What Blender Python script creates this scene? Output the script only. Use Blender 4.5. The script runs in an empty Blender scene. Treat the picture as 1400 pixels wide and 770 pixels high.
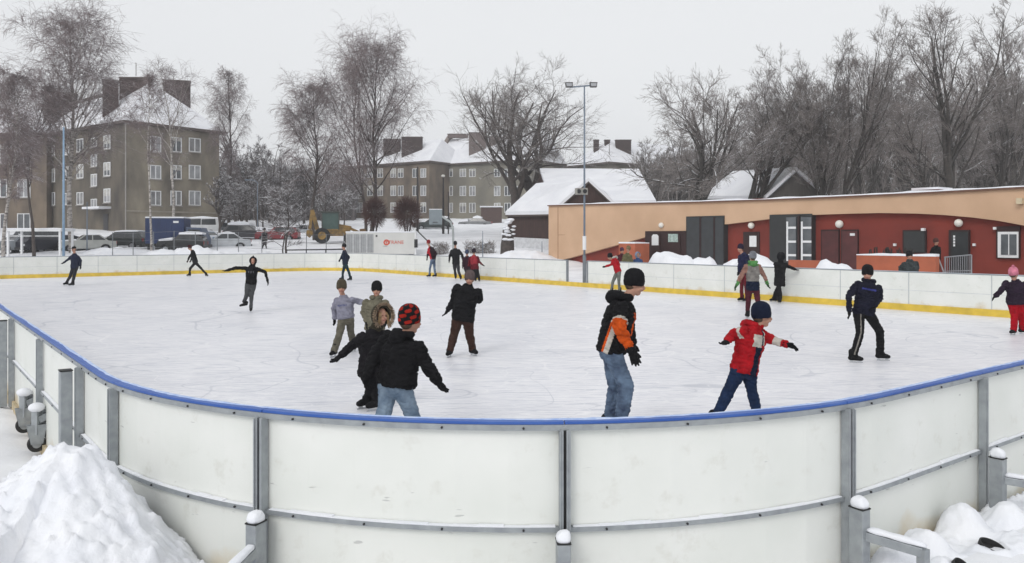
import bpy, bmesh, math, random
from mathutils import Vector, Matrix, noise
random.seed(7)
R = math.radians
def TDG():
    with bpy.context.temp_override(scene=TS,view_layer=TS.view_layers[0]): dg=bpy.context.evaluated_depsgraph_get()
    dg.update(); return dg
SC = bpy.context.scene
COL = SC.collection
TS = bpy.data.scenes.new('work')                # evaluation only, removed at the end
F, H, HY, CX = 1100.0, 2.25, 325.0, 700.0      # focal length in photo pixels, eye height, horizon row, centre column

def W(px, py, D):                               # pixel + real distance -> world point
    return Vector(((px-CX)*D/F, D, H-(py-HY)*D/F))
def G(px, py, z=0.0):                           # pixel on a level surface of height z
    return W(px, py, (H-z)*F/(py-HY))
def sm(a, b, x):
    t = max(0.0, min(1.0, (x-a)/(b-a))); return t*t*(3-2*t)

# ---------------------------------------------------------------- linking
def tag(o, label=None, cat=None, group=None, kind=None):
    if label: o['label'] = label
    if cat: o['category'] = cat
    if group: o['group'] = group
    if kind: o['kind'] = kind
    return o
def link(o, parent=None):
    COL.objects.link(o)
    if parent is not None: o.parent = parent
    return o
def empty(name, loc=(0,0,0), rz=0.0):
    o = bpy.data.objects.new(name, None); o.location = loc; o.rotation_euler = (0,0,rz)
    o.empty_display_size = .2
    return link(o)

# ---------------------------------------------------------------- materials
def srgb(r, g, b):
    f = lambda c: (c/255/12.92 if c <= 10 else ((c/255+.055)/1.055)**2.4)
    return (f(r), f(g), f(b))
_M = {}
def mat(name, col, rough=.7, var=.12, scale=4.0, bump=0.0, bscale=30.0, metal=0.0, col2=None, spec=.5, detail=4.0, stretch=None, thr=None):
    if name in _M: return _M[name]
    m = bpy.data.materials.new(name); m.use_nodes = True
    nt = m.node_tree; nd = nt.nodes; lk = nt.links
    b = nd['Principled BSDF']
    b.inputs['Roughness'].default_value = rough; b.inputs['Metallic'].default_value = metal
    b.inputs['Specular IOR Level'].default_value = spec
    tc = nd.new('ShaderNodeTexCoord'); mp = nd.new('ShaderNodeMapping'); lk.new(tc.outputs['Object'], mp.inputs[0])
    if stretch: mp.inputs['Scale'].default_value = stretch
    n = nd.new('ShaderNodeTexNoise'); n.inputs['Scale'].default_value = scale; n.inputs['Detail'].default_value = detail
    lk.new(mp.outputs[0], n.inputs['Vector'])
    cr = nd.new('ShaderNodeValToRGB')
    c = Vector(col)
    a2 = Vector(col2) if col2 else c*(1-var*1.6)
    lo, hi = thr if thr else (.3, .7)
    cr.color_ramp.elements[0].position = lo; cr.color_ramp.elements[1].position = hi
    cr.color_ramp.elements[0].color = (*a2, 1); cr.color_ramp.elements[1].color = (*(c*(1+(var*.4 if not col2 else 0))), 1)
    lk.new(n.outputs['Fac'], cr.inputs[0]); lk.new(cr.outputs[0], b.inputs['Base Color'])
    if bump:
        n2 = nd.new('ShaderNodeTexNoise'); n2.inputs['Scale'].default_value = bscale; n2.inputs['Detail'].default_value = 5
        lk.new(mp.outputs[0], n2.inputs['Vector'])
        bp = nd.new('ShaderNodeBump'); bp.inputs['Strength'].default_value = bump; bp.inputs['Distance'].default_value = .02
        lk.new(n2.outputs['Fac'], bp.inputs['Height']); lk.new(bp.outputs[0], b.inputs['Normal'])
    _M[name] = m
    return m

def cloth(name, col, var=.25, rough=.85, sheen=.0):
    return mat(name, tuple(c*.85 for c in col), rough, var, 9.0, .35, 60.0, spec=.1)

# ---------------------------------------------------------------- mesh builder
class MB:
    def __init__(s): s.v=[]; s.f=[]; s.m=[]; s.mi=0
    def add(s, vs, fs):
        k=len(s.v); s.v += [tuple(p) for p in vs]; s.f += [tuple(i+k for i in f) for f in fs]; s.m += [s.mi]*len(fs); return s
    def box(s, c, d, rz=0.0, M=None):
        x,y,z = d[0]/2,d[1]/2,d[2]/2
        vs=[Vector((a,b,e)) for a in(-x,x) for b in(-y,y) for e in(-z,z)]
        if M is None: M = Matrix.Rotation(rz,3,'Z')
        c=Vector(c)
        s.add([M@p+c for p in vs], [(0,1,3,2),(4,6,7,5),(0,4,5,1),(2,3,7,6),(0,2,6,4),(1,5,7,3)]); return s
    def bar(s, p0, p1, w, h, up=(0,0,1)):
        p0=Vector(p0);p1=Vector(p1); d=(p1-p0); L=d.length
        if L<1e-6: return s
        d/=L; upv=Vector(up)
        if abs(d.dot(upv))>.98: upv=Vector((0,1,0))
        sd=d.cross(upv).normalized(); up2=sd.cross(d)
        M=Matrix((d,sd,up2)).transposed()
        return s.box((p0+p1)/2,(L,w,h),M=M)
    def tube(s, pts, rad, n=6, cap=True):
        pts=[Vector(p) for p in pts]
        if not isinstance(rad,(list,tuple)): rad=[rad]*len(pts)
        k=len(s.v); prev=None
        for i,p in enumerate(pts):
            d=(pts[min(i+1,len(pts)-1)]-pts[max(i-1,0)])
            d = d.normalized() if d.length>1e-9 else Vector((0,0,1))
            if prev is None:
                a=d.orthogonal().normalized()
            else:
                a=(prev-d*prev.dot(d)); a = a.normalized() if a.length>1e-6 else d.orthogonal().normalized()
            prev=a; b=d.cross(a)
            for j in range(n):
                t=2*math.pi*j/n
                s.v.append(tuple(p+(a*math.cos(t)+b*math.sin(t))*rad[i]))
        fs=[]
        for i in range(len(pts)-1):
            for j in range(n):
                j2=(j+1)%n
                fs.append((k+i*n+j,k+i*n+j2,k+(i+1)*n+j2,k+(i+1)*n+j))
        if cap and n>2:
            fs.append(tuple(k+j for j in reversed(range(n)))); fs.append(tuple(k+(len(pts)-1)*n+j for j in range(n)))
        s.f+=fs; s.m+=[s.mi]*len(fs); return s
    def lathe(s, prof, c=(0,0,0), n=16, M=None):
        k=len(s.v); c=Vector(c)
        for r,z in prof:
            for j in range(n):
                t=2*math.pi*j/n; p=Vector((r*math.cos(t),r*math.sin(t),z))
                if M is not None: p=M@p
                s.v.append(tuple(p+c))
        fs=[]
        for i in range(len(prof)-1):
            for j in range(n):
                j2=(j+1)%n; fs.append((k+i*n+j,k+i*n+j2,k+(i+1)*n+j2,k+(i+1)*n+j))
        fs.append(tuple(k+j for j in reversed(range(n)))); fs.append(tuple(k+(len(prof)-1)*n+j for j in range(n)))
        s.f+=fs; s.m+=[s.mi]*len(fs); return s
    def prism(s, poly, off):                    # poly: 3D points, extruded by vector off
        n=len(poly); off=Vector(off); vs=[Vector(p) for p in poly]+[Vector(p)+off for p in poly]
        fs=[tuple(range(n)), tuple(reversed(range(n,2*n)))]+[(i,i+n,(i+1)%n+n,(i+1)%n) for i in range(n)]
        return s.add(vs,fs)
    def loft(s, secs, n=14, side=(1,0,0), fwd=(0,1,0), pw=2.3):   # sections (centre, half width, half depth)
        k=len(s.v); side=Vector(side); fwd=Vector(fwd)
        for sec in secs:
            c=sec[0]; a=sec[1]; b=sec[2]
            sd=sec[3] if len(sec)>3 else side; fw=sec[4] if len(sec)>4 else fwd
            for j in range(n):
                t=2*math.pi*j/n; ct,st=math.cos(t),math.sin(t)
                x=math.copysign(abs(ct)**(2/pw),ct); y=math.copysign(abs(st)**(2/pw),st)
                s.v.append(tuple(Vector(c)+sd*(a*x)+fw*(b*y)))
        fs=[]
        for i in range(len(secs)-1):
            for j in range(n):
                j2=(j+1)%n; fs.append((k+i*n+j,k+i*n+j2,k+(i+1)*n+j2,k+(i+1)*n+j))
        fs.append(tuple(k+j for j in reversed(range(n)))); fs.append(tuple(k+(len(secs)-1)*n+j for j in range(n)))
        s.f+=fs; s.m+=[s.mi]*len(fs); return s
    def cap(s, p0, p1, r0, r1, n=12):           # tapered capsule
        p0=Vector(p0); p1=Vector(p1); d=p1-p0
        d = d.normalized() if d.length>1e-6 else Vector((0,0,1))
        pts=[];rr=[]
        for a in (-80,-50,-20): pts.append(p0+d*(r0*math.sin(R(a)))); rr.append(r0*math.cos(R(a)))
        pts.append(p0); rr.append(r0); pts.append(p1); rr.append(r1)
        for a in (20,50,80): pts.append(p1+d*(r1*math.sin(R(a)))); rr.append(r1*math.cos(R(a)))
        return s.tube(pts,rr,n)
    def ell(s, c, r, M=None, n=14, m=8):
        prof=[(math.cos(R(-88+176*i/m)),math.sin(R(-88+176*i/m))) for i in range(m+1)]
        S=Matrix.Diagonal(Vector(r)); M = (M@S) if M is not None else S
        return s.lathe(prof,c,n,M)
    def mesh(s, name, mats, smooth=False):
        me=bpy.data.meshes.new(name); me.from_pydata(s.v,[],s.f)
        if not isinstance(mats,(list,tuple)): mats=[mats]
        for m in mats: me.materials.append(m)
        me.polygons.foreach_set('material_index', s.m)
        if smooth: me.polygons.foreach_set('use_smooth',[True]*len(s.f))
        me.update(); return me
    def build(s, name, mats, parent=None, smooth=False, fix=False, bevel=0.0, loc=None):
        me=s.mesh(name,mats,smooth)
        if fix or bevel:
            bm=bmesh.new(); bm.from_mesh(me)
            bmesh.ops.recalc_face_normals(bm,faces=bm.faces)
            if bevel:
                bmesh.ops.bevel(bm,geom=list(bm.edges),offset=bevel,segments=2,affect='EDGES',profile=.5)
            bm.to_mesh(me); bm.free()
        o=bpy.data.objects.new(name,me)
        if loc is not None: o.location=loc
        return link(o,parent)

def remesh(mb, name, mats, voxel, parent=None, smooth_it=6, wr=0.0, wf=11.0, zone=None, loc=None):
    me=mb.mesh('tmp',[mats[0]])
    bm=bmesh.new(); bm.from_mesh(me); bmesh.ops.recalc_face_normals(bm,faces=bm.faces); bm.to_mesh(me); bm.free()
    t=bpy.data.objects.new('tmp',me); TS.collection.objects.link(t)
    m=t.modifiers.new('r','REMESH'); m.mode='VOXEL'; m.voxel_size=voxel; m.use_smooth_shade=True
    if smooth_it:
        q=t.modifiers.new('s','SMOOTH'); q.factor=.5; q.iterations=smooth_it
    dg=TDG()
    out=bpy.data.meshes.new_from_object(t.evaluated_get(dg))
    bpy.data.objects.remove(t); bpy.data.meshes.remove(me)
    out.name=name
    if wr:
        off=Vector((random.random()*9,random.random()*9,0))
        vn=[v.normal.copy() for v in out.vertices]
        for v,nv in zip(out.vertices,vn):
            p=v.co+off
            w1=1-min(1,abs(noise.noise(Vector((p.x*wf*.9+p.z*3,p.y*wf*.9,p.z*wf*1.9))))*3.2)
            w2=1-min(1,abs(noise.noise(Vector((p.x*wf*1.8-p.z*5,p.y*wf*1.8,p.z*wf*2.8+4))))*3.5)
            d=noise.noise(p*wf*.6)*wr*.6-w1*wr*.6-w2*wr*.3+wr*.25
            v.co += nv*d
    out.materials.clear()
    for k in mats: out.materials.append(k)
    if zone:
        for p in out.polygons: p.material_index=zone(p.center)
    out.polygons.foreach_set('use_smooth',[True]*len(out.polygons)); out.update()
    o=bpy.data.objects.new(name,out)
    if loc is not None: o.location=loc
    return link(o,parent)

# ---------------------------------------------------------------- rink frame: u runs down the length, v across
U=Vector((-.606,.795,0)).normalized(); V=Vector((.795,.606,0)).normalized()
def UV(u,v,z=0.0): return U*u+V*v+Vector((0,0,z))
U0,U1,V0,V1,RC = 2.78,51.85,1.25,24.8,4.0
def rdist(x,y):                                 # signed distance outside the rounded rink outline
    p=Vector((x,y,0)); u=p.dot(U); v=p.dot(V)
    qu=abs(u-(U0+U1)/2)-((U1-U0)/2-RC); qv=abs(v-(V0+V1)/2)-((V1-V0)/2-RC)
    return math.hypot(max(qu,0),max(qv,0))+min(max(qu,qv),0)-RC
ARC=RC*math.pi/2; LE=V1-V0-2*RC; LS=U1-U0-2*RC; TOT=4*ARC+2*LE+2*LS
def path(s, off=0.0):                           # outward normal offset; returns world xy, outward normal
    s%=TOT
    def arc(cu,cv,a0,s):
        a=a0+s/RC; nu,nv=math.cos(a),math.sin(a); return cu+RC*nu,cv+RC*nv,nu,nv
    if s<ARC: u,v,nu,nv=arc(U0+RC,V0+RC,-math.pi/2,-s) if False else (U0+RC-RC*math.sin(s/RC),V0+RC-RC*math.cos(s/RC),-math.sin(s/RC),-math.cos(s/RC))
    else:
        s-=ARC
        if s<LE: u,v,nu,nv=U0,V0+RC+s,-1,0
        else:
            s-=LE
            if s<ARC: u,v,nu,nv=U0+RC-RC*math.cos(s/RC),V1-RC+RC*math.sin(s/RC),-math.cos(s/RC),math.sin(s/RC)
            else:
                s-=ARC
                if s<LS: u,v,nu,nv=U0+RC+s,V1,0,1
                else:
                    s-=LS
                    if s<ARC: u,v,nu,nv=U1-RC+RC*math.sin(s/RC),V1-RC+RC*math.cos(s/RC),math.sin(s/RC),math.cos(s/RC)
                    else:
                        s-=ARC
                        if s<LE: u,v,nu,nv=U1,V1-RC-s,1,0
                        else:
                            s-=LE
                            if s<ARC: u,v,nu,nv=U1-RC+RC*math.cos(s/RC),V0+RC-RC*math.sin(s/RC),math.cos(s/RC),-math.sin(s/RC)
                            else:
                                s-=ARC; u,v,nu,nv=U1-RC-s,V0,0,-1
    n=U*nu+V*nv
    return U*u+V*v+n*off, n

_HP=[(-1e9,0),(44,0),(50,.25),(60,1.1),(67,1.5),(90,3.0),(138,5.4),(200,7.5),(400,12),(1e9,12)]
def hgt(x,y):
    for (a,h0),(b,h1) in zip(_HP,_HP[1:]):
        if y<=b: break
    h=h0+(h1-h0)*((y-a)/(b-a) if b<1e8 else 0)
    return h*sm(.2,10,rdist(x,y))
def terr(x,y):
    d=rdist(x,y)
    if d<.15: return -.05
    h=hgt(x,y)
    f=sm(.15,1.2,d)
    h+=f*(.05+.10*noise.noise(Vector((x*.35,y*.35,0)))+.05*noise.noise(Vector((x*1.3,y*1.3,3))))
    if y<14: h+=f*.05*noise.noise(Vector((x*4,y*4,7)))
    if y<12 and x>2: h+=.20*sm(.05,.5,d)*sm(2,2.6,x)+.10*f*noise.noise(Vector((x*2.6,y*2.6,9)))+.05*f*noise.noise(Vector((x*6,y*6,2)))
    return h
# ================================================================ materials of the place
SNOW=mat('snow',(.83,.84,.87),.75,.05,3.0,.35,22.0,col2=(.77,.79,.84),spec=.3)
def dirty(m):                                    # melt water stains of ochre dirt along the foot of the boards, faint scuffs above
    nt=m.node_tree; nd=nt.nodes; lk=nt.links; b=nd['Principled BSDF']; src=b.inputs['Base Color'].links[0].from_socket
    tc=nd.new('ShaderNodeTexCoord'); sp=nd.new('ShaderNodeSeparateXYZ'); lk.new(tc.outputs['Object'],sp.inputs[0])
    n=nd.new('ShaderNodeTexNoise'); n.inputs['Scale'].default_value=2.4; n.inputs['Detail'].default_value=7; lk.new(tc.outputs['Object'],n.inputs[0])
    a=nd.new('ShaderNodeMath'); a.operation='MULTIPLY_ADD'; a.inputs[1].default_value=.75; lk.new(n.outputs['Fac'],a.inputs[0])
    neg=nd.new('ShaderNodeMath'); neg.operation='MULTIPLY'; neg.inputs[1].default_value=-1; lk.new(sp.outputs['Z'],neg.inputs[0]); lk.new(neg.outputs[0],a.inputs[2])
    r=nd.new('ShaderNodeMapRange'); r.inputs[1].default_value=.10; r.inputs[2].default_value=.30; r.inputs[4].default_value=.8; lk.new(a.outputs[0],r.inputs[0])
    mx=nd.new('ShaderNodeMix'); mx.data_type='RGBA'; lk.new(r.outputs[0],mx.inputs[0]); lk.new(src,mx.inputs[6]); mx.inputs[7].default_value=(.60,.50,.33,1)
    n2=nd.new('ShaderNodeTexNoise'); n2.inputs['Scale'].default_value=5.5; n2.inputs['Detail'].default_value=8; n2.inputs['Roughness'].default_value=.7; lk.new(tc.outputs['Object'],n2.inputs[0])
    r2=nd.new('ShaderNodeMapRange'); r2.inputs[1].default_value=.56; r2.inputs[2].default_value=.72; r2.inputs[4].default_value=.45; lk.new(n2.outputs['Fac'],r2.inputs[0])
    m2=nd.new('ShaderNodeMix'); m2.data_type='RGBA'; lk.new(r2.outputs[0],m2.inputs[0]); lk.new(mx.outputs[2],m2.inputs[6]); m2.inputs[7].default_value=(.55,.54,.48,1)
    # short dark rubber scuffs left by pucks and boots
    mp=nd.new('ShaderNodeMapping'); mp.inputs['Scale'].default_value=(3,3,14); lk.new(tc.outputs['Object'],mp.inputs[0])
    n3=nd.new('ShaderNodeTexNoise'); n3.inputs['Scale'].default_value=1.7; n3.inputs['Detail'].default_value=2; lk.new(mp.outputs[0],n3.inputs[0])
    r3=nd.new('ShaderNodeMapRange'); r3.inputs[1].default_value=.735; r3.inputs[2].default_value=.76; r3.inputs[4].default_value=.5; lk.new(n3.outputs['Fac'],r3.inputs[0])
    m3=nd.new('ShaderNodeMix'); m3.data_type='RGBA'; lk.new(r3.outputs[0],m3.inputs[0]); lk.new(m2.outputs[2],m3.inputs[6]); m3.inputs[7].default_value=(.30,.30,.30,1)
    lk.new(m3.outputs[2],b.inputs['Base Color']); return m
STEEL=mat('galvanised_steel',(.36,.385,.40),.5,.3,14.0,.12,50.0,metal=.35,col2=(.27,.29,.31))
PANEL=mat('white_board',(.79,.80,.77),.45,.08,1.6,.08,9.0,col2=(.71,.73,.69),spec=.4)
dirty(PANEL)
BLUE=mat('blue_cap',(.022,.085,.36),.45,.3,3.0,.15,40.0,col2=(.05,.13,.42))
YEL=mat('yellow_kick',(.74,.52,.06),.5,.15,3.0)
WOOD=mat('ochre_base',(.60,.50,.33),.8,.3,7.0)
DARK=mat('dark_gap',(.02,.02,.022),.7)
BLACKR=mat('black_rubber',(.02,.02,.02),.7)

# ---------------------------------------------------------------- ground: one sheet to the horizon
def axis(parts):
    out=[]
    for a,b,st in parts:
        x=a
        while x<b-1e-6: out.append(x); x+=st
    out.append(parts[-1][1]); return out
xs=axis([(-900,-200,100),(-200,-80,12),(-80,-12,1.6),(-12,-1,.13),(-1,2,.2),(2,9,.13),(9,50,1.2),(50,80,3),(80,200,12),(200,900,100)])
ys=axis([(-300,-20,40),(-20,0,3),(0,2.5,.5),(2.5,14,.13),(14,70,.9),(70,160,3),(160,400,20),(400,1500,150)])
mb=MB(); nx=len(xs)
for y in ys:
    for x in xs: mb.v.append((x,y,terr(x,y)))
for j in range(len(ys)-1):
    for i in range(nx-1): mb.f.append((j*nx+i,j*nx+i+1,(j+1)*nx+i+1,(j+1)*nx+i))
mb.m=[0]*len(mb.f)
tag(mb.build('ground',mat('ground_snow',(.82,.83,.86),.8,.05,.5,.5,7.0,col2=(.66,.67,.70),spec=.25,thr=(.28,.55)),smooth=True),kind='structure')

# ---------------------------------------------------------------- ice
def ice_mat():
    m=bpy.data.materials.new('ice'); m.use_nodes=True; nt=m.node_tree; nd=nt.nodes; lk=nt.links; b=nd['Principled BSDF']
    tc=nd.new('ShaderNodeTexCoord')
    def nz(scale,rot,st,det=3.0):
        mp=nd.new('ShaderNodeMapping'); mp.inputs['Rotation'].default_value=(0,0,R(rot)); mp.inputs['Scale'].default_value=st
        lk.new(tc.outputs['Object'],mp.inputs[0]); n=nd.new('ShaderNodeTexNoise'); n.inputs['Scale'].default_value=scale; n.inputs['Detail'].default_value=det
        n.inputs['Distortion'].default_value=.6
        lk.new(mp.outputs[0],n.inputs[0]); return n
    def ramp(n,a,ca,b_,cb):
        r=nd.new('ShaderNodeValToRGB'); r.color_ramp.elements[0].position=a; r.color_ramp.elements[0].color=(*ca,1)
        r.color_ramp.elements[1].position=b_; r.color_ramp.elements[1].color=(*cb,1); lk.new(n.outputs['Fac'],r.inputs[0]); return r
    base=ramp(nz(.55,20,(1,1,1),6),.32,(.67,.68,.735),.68,(.81,.81,.85))
    cur=base.outputs[0]
    for sc,rot,st,lo,hi,amt,wh in ((2.2,28,(1,7,1),.52,.62,.6,1),(3.2,-8,(1,12,1),.55,.61,.7,1),(2.6,62,(1,14,1),.58,.64,.55,1),(1.5,5,(1,8,1),.54,.66,.7,0),(4.5,-4,(1,10,1),.60,.66,.7,0),(6,-25,(1,4,1),.56,.66,.45,1)):
        n=nz(sc,rot,st,5); r=ramp(n,lo,(0,0,0),hi,(amt,)*3)
        mx=nd.new('ShaderNodeMix'); mx.data_type='RGBA'; lk.new(r.outputs[0],mx.inputs[0]); lk.new(cur,mx.inputs[6])
        mx.inputs[7].default_value=(.88,.88,.90,1) if wh else (.50,.52,.59,1); cur=mx.outputs[2]
    # curved blade cuts: thin lines where smooth noise crosses its mean
    for sc,rot,st,wd,amt in ((.16,10,(1,1.6,1),.0016,.75),(.22,75,(1,2,1),.0022,.6),(.3,130,(1,1.5,1),.003,.6),(.45,40,(1,2.5,1),.004,.5),(.13,160,(1,1.2,1),.0013,.7),(.6,-20,(1,3,1),.005,.45)):
        n=nz(sc,rot,st,0.0); n.inputs['Distortion'].default_value=1.5
        a=nd.new('ShaderNodeMath'); a.operation='SUBTRACT'; a.inputs[1].default_value=.5; lk.new(n.outputs['Fac'],a.inputs[0])
        a2=nd.new('ShaderNodeMath'); a2.operation='ABSOLUTE'; lk.new(a.outputs[0],a2.inputs[0])
        r=nd.new('ShaderNodeMapRange'); r.inputs[1].default_value=wd; r.inputs[2].default_value=wd*2.2; r.inputs[3].default_value=amt; r.inputs[4].default_value=0; lk.new(a2.outputs[0],r.inputs[0])
        mx=nd.new('ShaderNodeMix'); mx.data_type='RGBA'; lk.new(r.outputs[0],mx.inputs[0]); lk.new(cur,mx.inputs[6]); mx.inputs[7].default_value=(.52,.54,.60,1) if sc<.25 else (.9,.9,.92,1); cur=mx.outputs[2]
    lk.new(cur,b.inputs['Base Color'])
    n=nz(5,15,(1,5,1),6); bp=nd.new('ShaderNodeBump'); bp.inputs['Strength'].default_value=.35; bp.inputs['Distance'].default_value=.02
    lk.new(n.outputs['Fac'],bp.inputs['Height']); lk.new(bp.outputs[0],b.inputs['Normal'])
    b.inputs['Roughness'].default_value=.36; b.inputs['Specular IOR Level'].default_value=.5
    return m
mb=MB(); N=240
mb.v=[tuple(path(TOT*i/N,-.03)[0]+Vector((0,0,.0))) for i in range(N)]; mb.f=[tuple(range(N))]; mb.m=[0]
tag(mb.build('ice_surface',ice_mat()),kind='structure')

# ---------------------------------------------------------------- rink boards
def s_at(px, lo, hi):                            # near-side arc position seen at image column px
    best=min((abs(CX+F*path(lo+(hi-lo)*i/4000)[0].x/path(lo+(hi-lo)*i/4000)[0].y-px),lo+(hi-lo)*i/4000) for i in range(4001))
    return best[1]
rb=empty('rink_barrier'); tag(rb,'white panelled ice rink barrier with blue top rail and yellow kick strip around the ice','barrier')
sN={p:s_at(p,-7,10) for p in (22,62,118,165,365,770,1150,1335)}
posts=[sN[p] for p in (22,62,118,165,365,770,1150,1335)]
s=posts[-1]+1.87
sR=ARC+LE+ARC                                   # start of the long far side
while s<sR-.5: posts.append(s); s+=2.05
gate=(sR+26.9-U0-RC, sR+28.3-U0-RC)
for u in (7.6,9.96,12.33,14.6,16.9,19.3,21.8,24.3,26.9,28.3,30.7,33.0,35.3,37.6,39.9,42.2,44.5,46.8): posts.append(sR+u-U0-RC)
s=posts[-1]+2.1
while s<TOT-7-1.0: posts.append(s); s+=2.1
posts=[p%TOT for p in posts]; posts=sorted(posts)
NP=len(posts)
HB=1.2
def strip(mb,s0,s1,o0,o1,z0,z1,step=.35):        # curved bar along the outline between two offsets and heights
    n=max(1,int(math.ceil((s1-s0)/step))); k=len(mb.v)
    for i in range(n+1):
        s=s0+(s1-s0)*i/n
        a,_=path(s,o0); b,_=path(s,o1)
        mb.v += [(a.x,a.y,z0),(b.x,b.y,z0),(b.x,b.y,z1),(a.x,a.y,z1)]
    fs=[(k,k+1,k+2,k+3),(k+4*n+3,k+4*n+2,k+4*n+1,k+4*n)]
    for i in range(n):
        a=k+4*i
        for j in range(4): fs.append((a+j,a+(j+1)%4+0,a+4+(j+1)%4,a+4+j))
    mb.f+=fs; mb.m+=[mb.mi]*len(fs)
near=set(round(sN[p]%TOT,4) for p in sN)
for i in range(NP):
    s0=posts[i]; s1=posts[(i+1)%NP]
    if s1<s0: s1+=TOT
    if abs(s0-gate[0])<.05: continue
    m=MB(); strip(m,s0+.012,s1-.012,0,.014,.02,HB-.03); pn=m.build('panel',PANEL,rb,fix=True)
    m=MB(); strip(m,s0+.03,s1-.03,.016,.052,.590,.617)
    if path((s0+s1)/2)[0].y<16:                 # bolts on the rail and a dusting of snow lying on it
        b=m; b.mi=1; nb=4
        for q in range(nb):
            for z,oo in ((.603,.052),(HB-.022,.056)):
                p,n=path(s0+(s1-s0)*(q+.5)/nb,oo); p=p+Vector((0,0,z)); b.tube([p-n*.004,p+n*.007],.0065,8)
        r_=m.build('middle_rail',[STEEL,DARK],rb,fix=True)
        b=MB(); n=12; ss=[s0+.05+(s1-s0-.1)*q/n for q in range(n+1)]
        for q in range(n):
            hh=.004+.018*abs(noise.noise(Vector((q*.7+i*5,0,1))))
            strip(b,ss[q],ss[q+1],.016,.046,.617,.617+hh,1)
        b.build('snow',SNOW,r_)
    else: m.build('middle_rail',STEEL,rb,fix=True)
# posts: outer channel and thin joint strip, painted grey for the post showing through
for i,s in enumerate(posts):
    p,n=path(s); t=Vector((-n.y,n.x,0)); ang=math.atan2(t.y,t.x); m=MB()
    dbl=min(abs(s-sN[k]%TOT) for k in (365,770,1150))<.01
    w=.022
    for dx in ((-.019,.019) if dbl else (0,)):
        m.box(p+n*.052+t*dx+Vector((0,0,HB/2-.02)),(.021 if dbl else .042,.055,HB-.02),ang)
        m.box(p+n*.083+t*(dx+(.008 if dx>0 else -.008))+Vector((0,0,HB/2-.02)),(.008,.010,HB-.03),ang)
    if dbl: m.mi=1; m.box(p+n*.04+Vector((0,0,HB/2-.02)),(.016,.04,HB-.03),ang); m.mi=0
    m.mi=2; m.box(p-n*.004+Vector((0,0,HB/2+.02)),(.018,.006,HB-.08),ang)
    m.build('post',[STEEL,DARK,mat('joint_strip',(.52,.55,.57),.5)],rb,fix=True)
# painted rail shade on the ice side, rails and caps, as runs that end at the gate
g0,g1=gate
for a,b in ((g1,g0+TOT),):
    m=MB(); strip(m,a,b,-.004,0,.62,.632,.6); m.build('rail_shade_strip',mat('rail_shade',(.60,.63,.65),.5),rb,fix=True)  # grey strip painting the outer rail's shade as seen through translucent panels
    m=MB(); strip(m,a,b,.016,.056,HB-.036,HB-.004,.3); m.build('top_rail',STEEL,rb,fix=True)
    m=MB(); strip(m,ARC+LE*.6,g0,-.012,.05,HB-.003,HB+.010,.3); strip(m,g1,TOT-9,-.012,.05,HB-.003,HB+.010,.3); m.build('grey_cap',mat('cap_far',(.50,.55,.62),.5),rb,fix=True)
cu=[-9]+sorted(((q+TOT/2)%TOT-TOT/2) for q in posts if -9<((q+TOT/2)%TOT-TOT/2)<20)+[20]
for a_,b_ in zip(cu,cu[1:]):
    m=MB(); strip(m,a_+.003,b_-.003,-.018,.046,HB-.003,HB+.013,.15); m.build('blue_cap',BLUE,rb,fix=True)
m=MB()
k=len(m.v); nn=480
for q in range(nn+1):                            # continuous film of rime on the ice side edge of the cap
    s_=-9+q*.06; w_=.012+.030*max(0,noise.noise(Vector((s_*1.1,2,0)))+.25)+.01*noise.noise(Vector((s_*9,5,0))); h_=.003+.006*abs(noise.noise(Vector((s_*5,8,0))))
    for o_,z_ in ((-.020,HB+.0135),(-.020+w_,HB+.0135),(-.021+w_*.8,HB+.0135+h_),(-.020,HB+.0135+h_)):
        p_,_n=path(s_,o_); m.v.append((p_.x,p_.y,z_))
for q in range(nn):
    a_=4*q
    for j_ in range(4): m.f.append((a_+j_,a_+(j_+1)%4,a_+4+(j_+1)%4,a_+4+j_))
m.f+=[(0,1,2,3),(4*nn+3,4*nn+2,4*nn+1,4*nn)]; m.m=[0]*len(m.f)
m.build('rime',mat('rime',(.55,.63,.80),.8,.1,20,col2=(.30,.42,.70)),rb,fix=True)
m=MB(); strip(m,0,TOT,-.03,-.001,.0,.20,.4); m.build('kick_strip',YEL,rb,fix=True)
m=MB(); strip(m,-12,24,.016,.05,-.06,.07,.3); m.build('base_board',WOOD,rb,fix=True)
# gate frame post
for s in gate:
    p,n=path(s); t=Vector((-n.y,n.x,0)); m=MB(); m.box(p+n*.02+Vector((0,0,.6)),(.09,.09,1.2),math.atan2(t.y,t.x)); m.build('gate_post',mat('grey_post',(.22,.24,.26),.5),rb)

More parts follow.
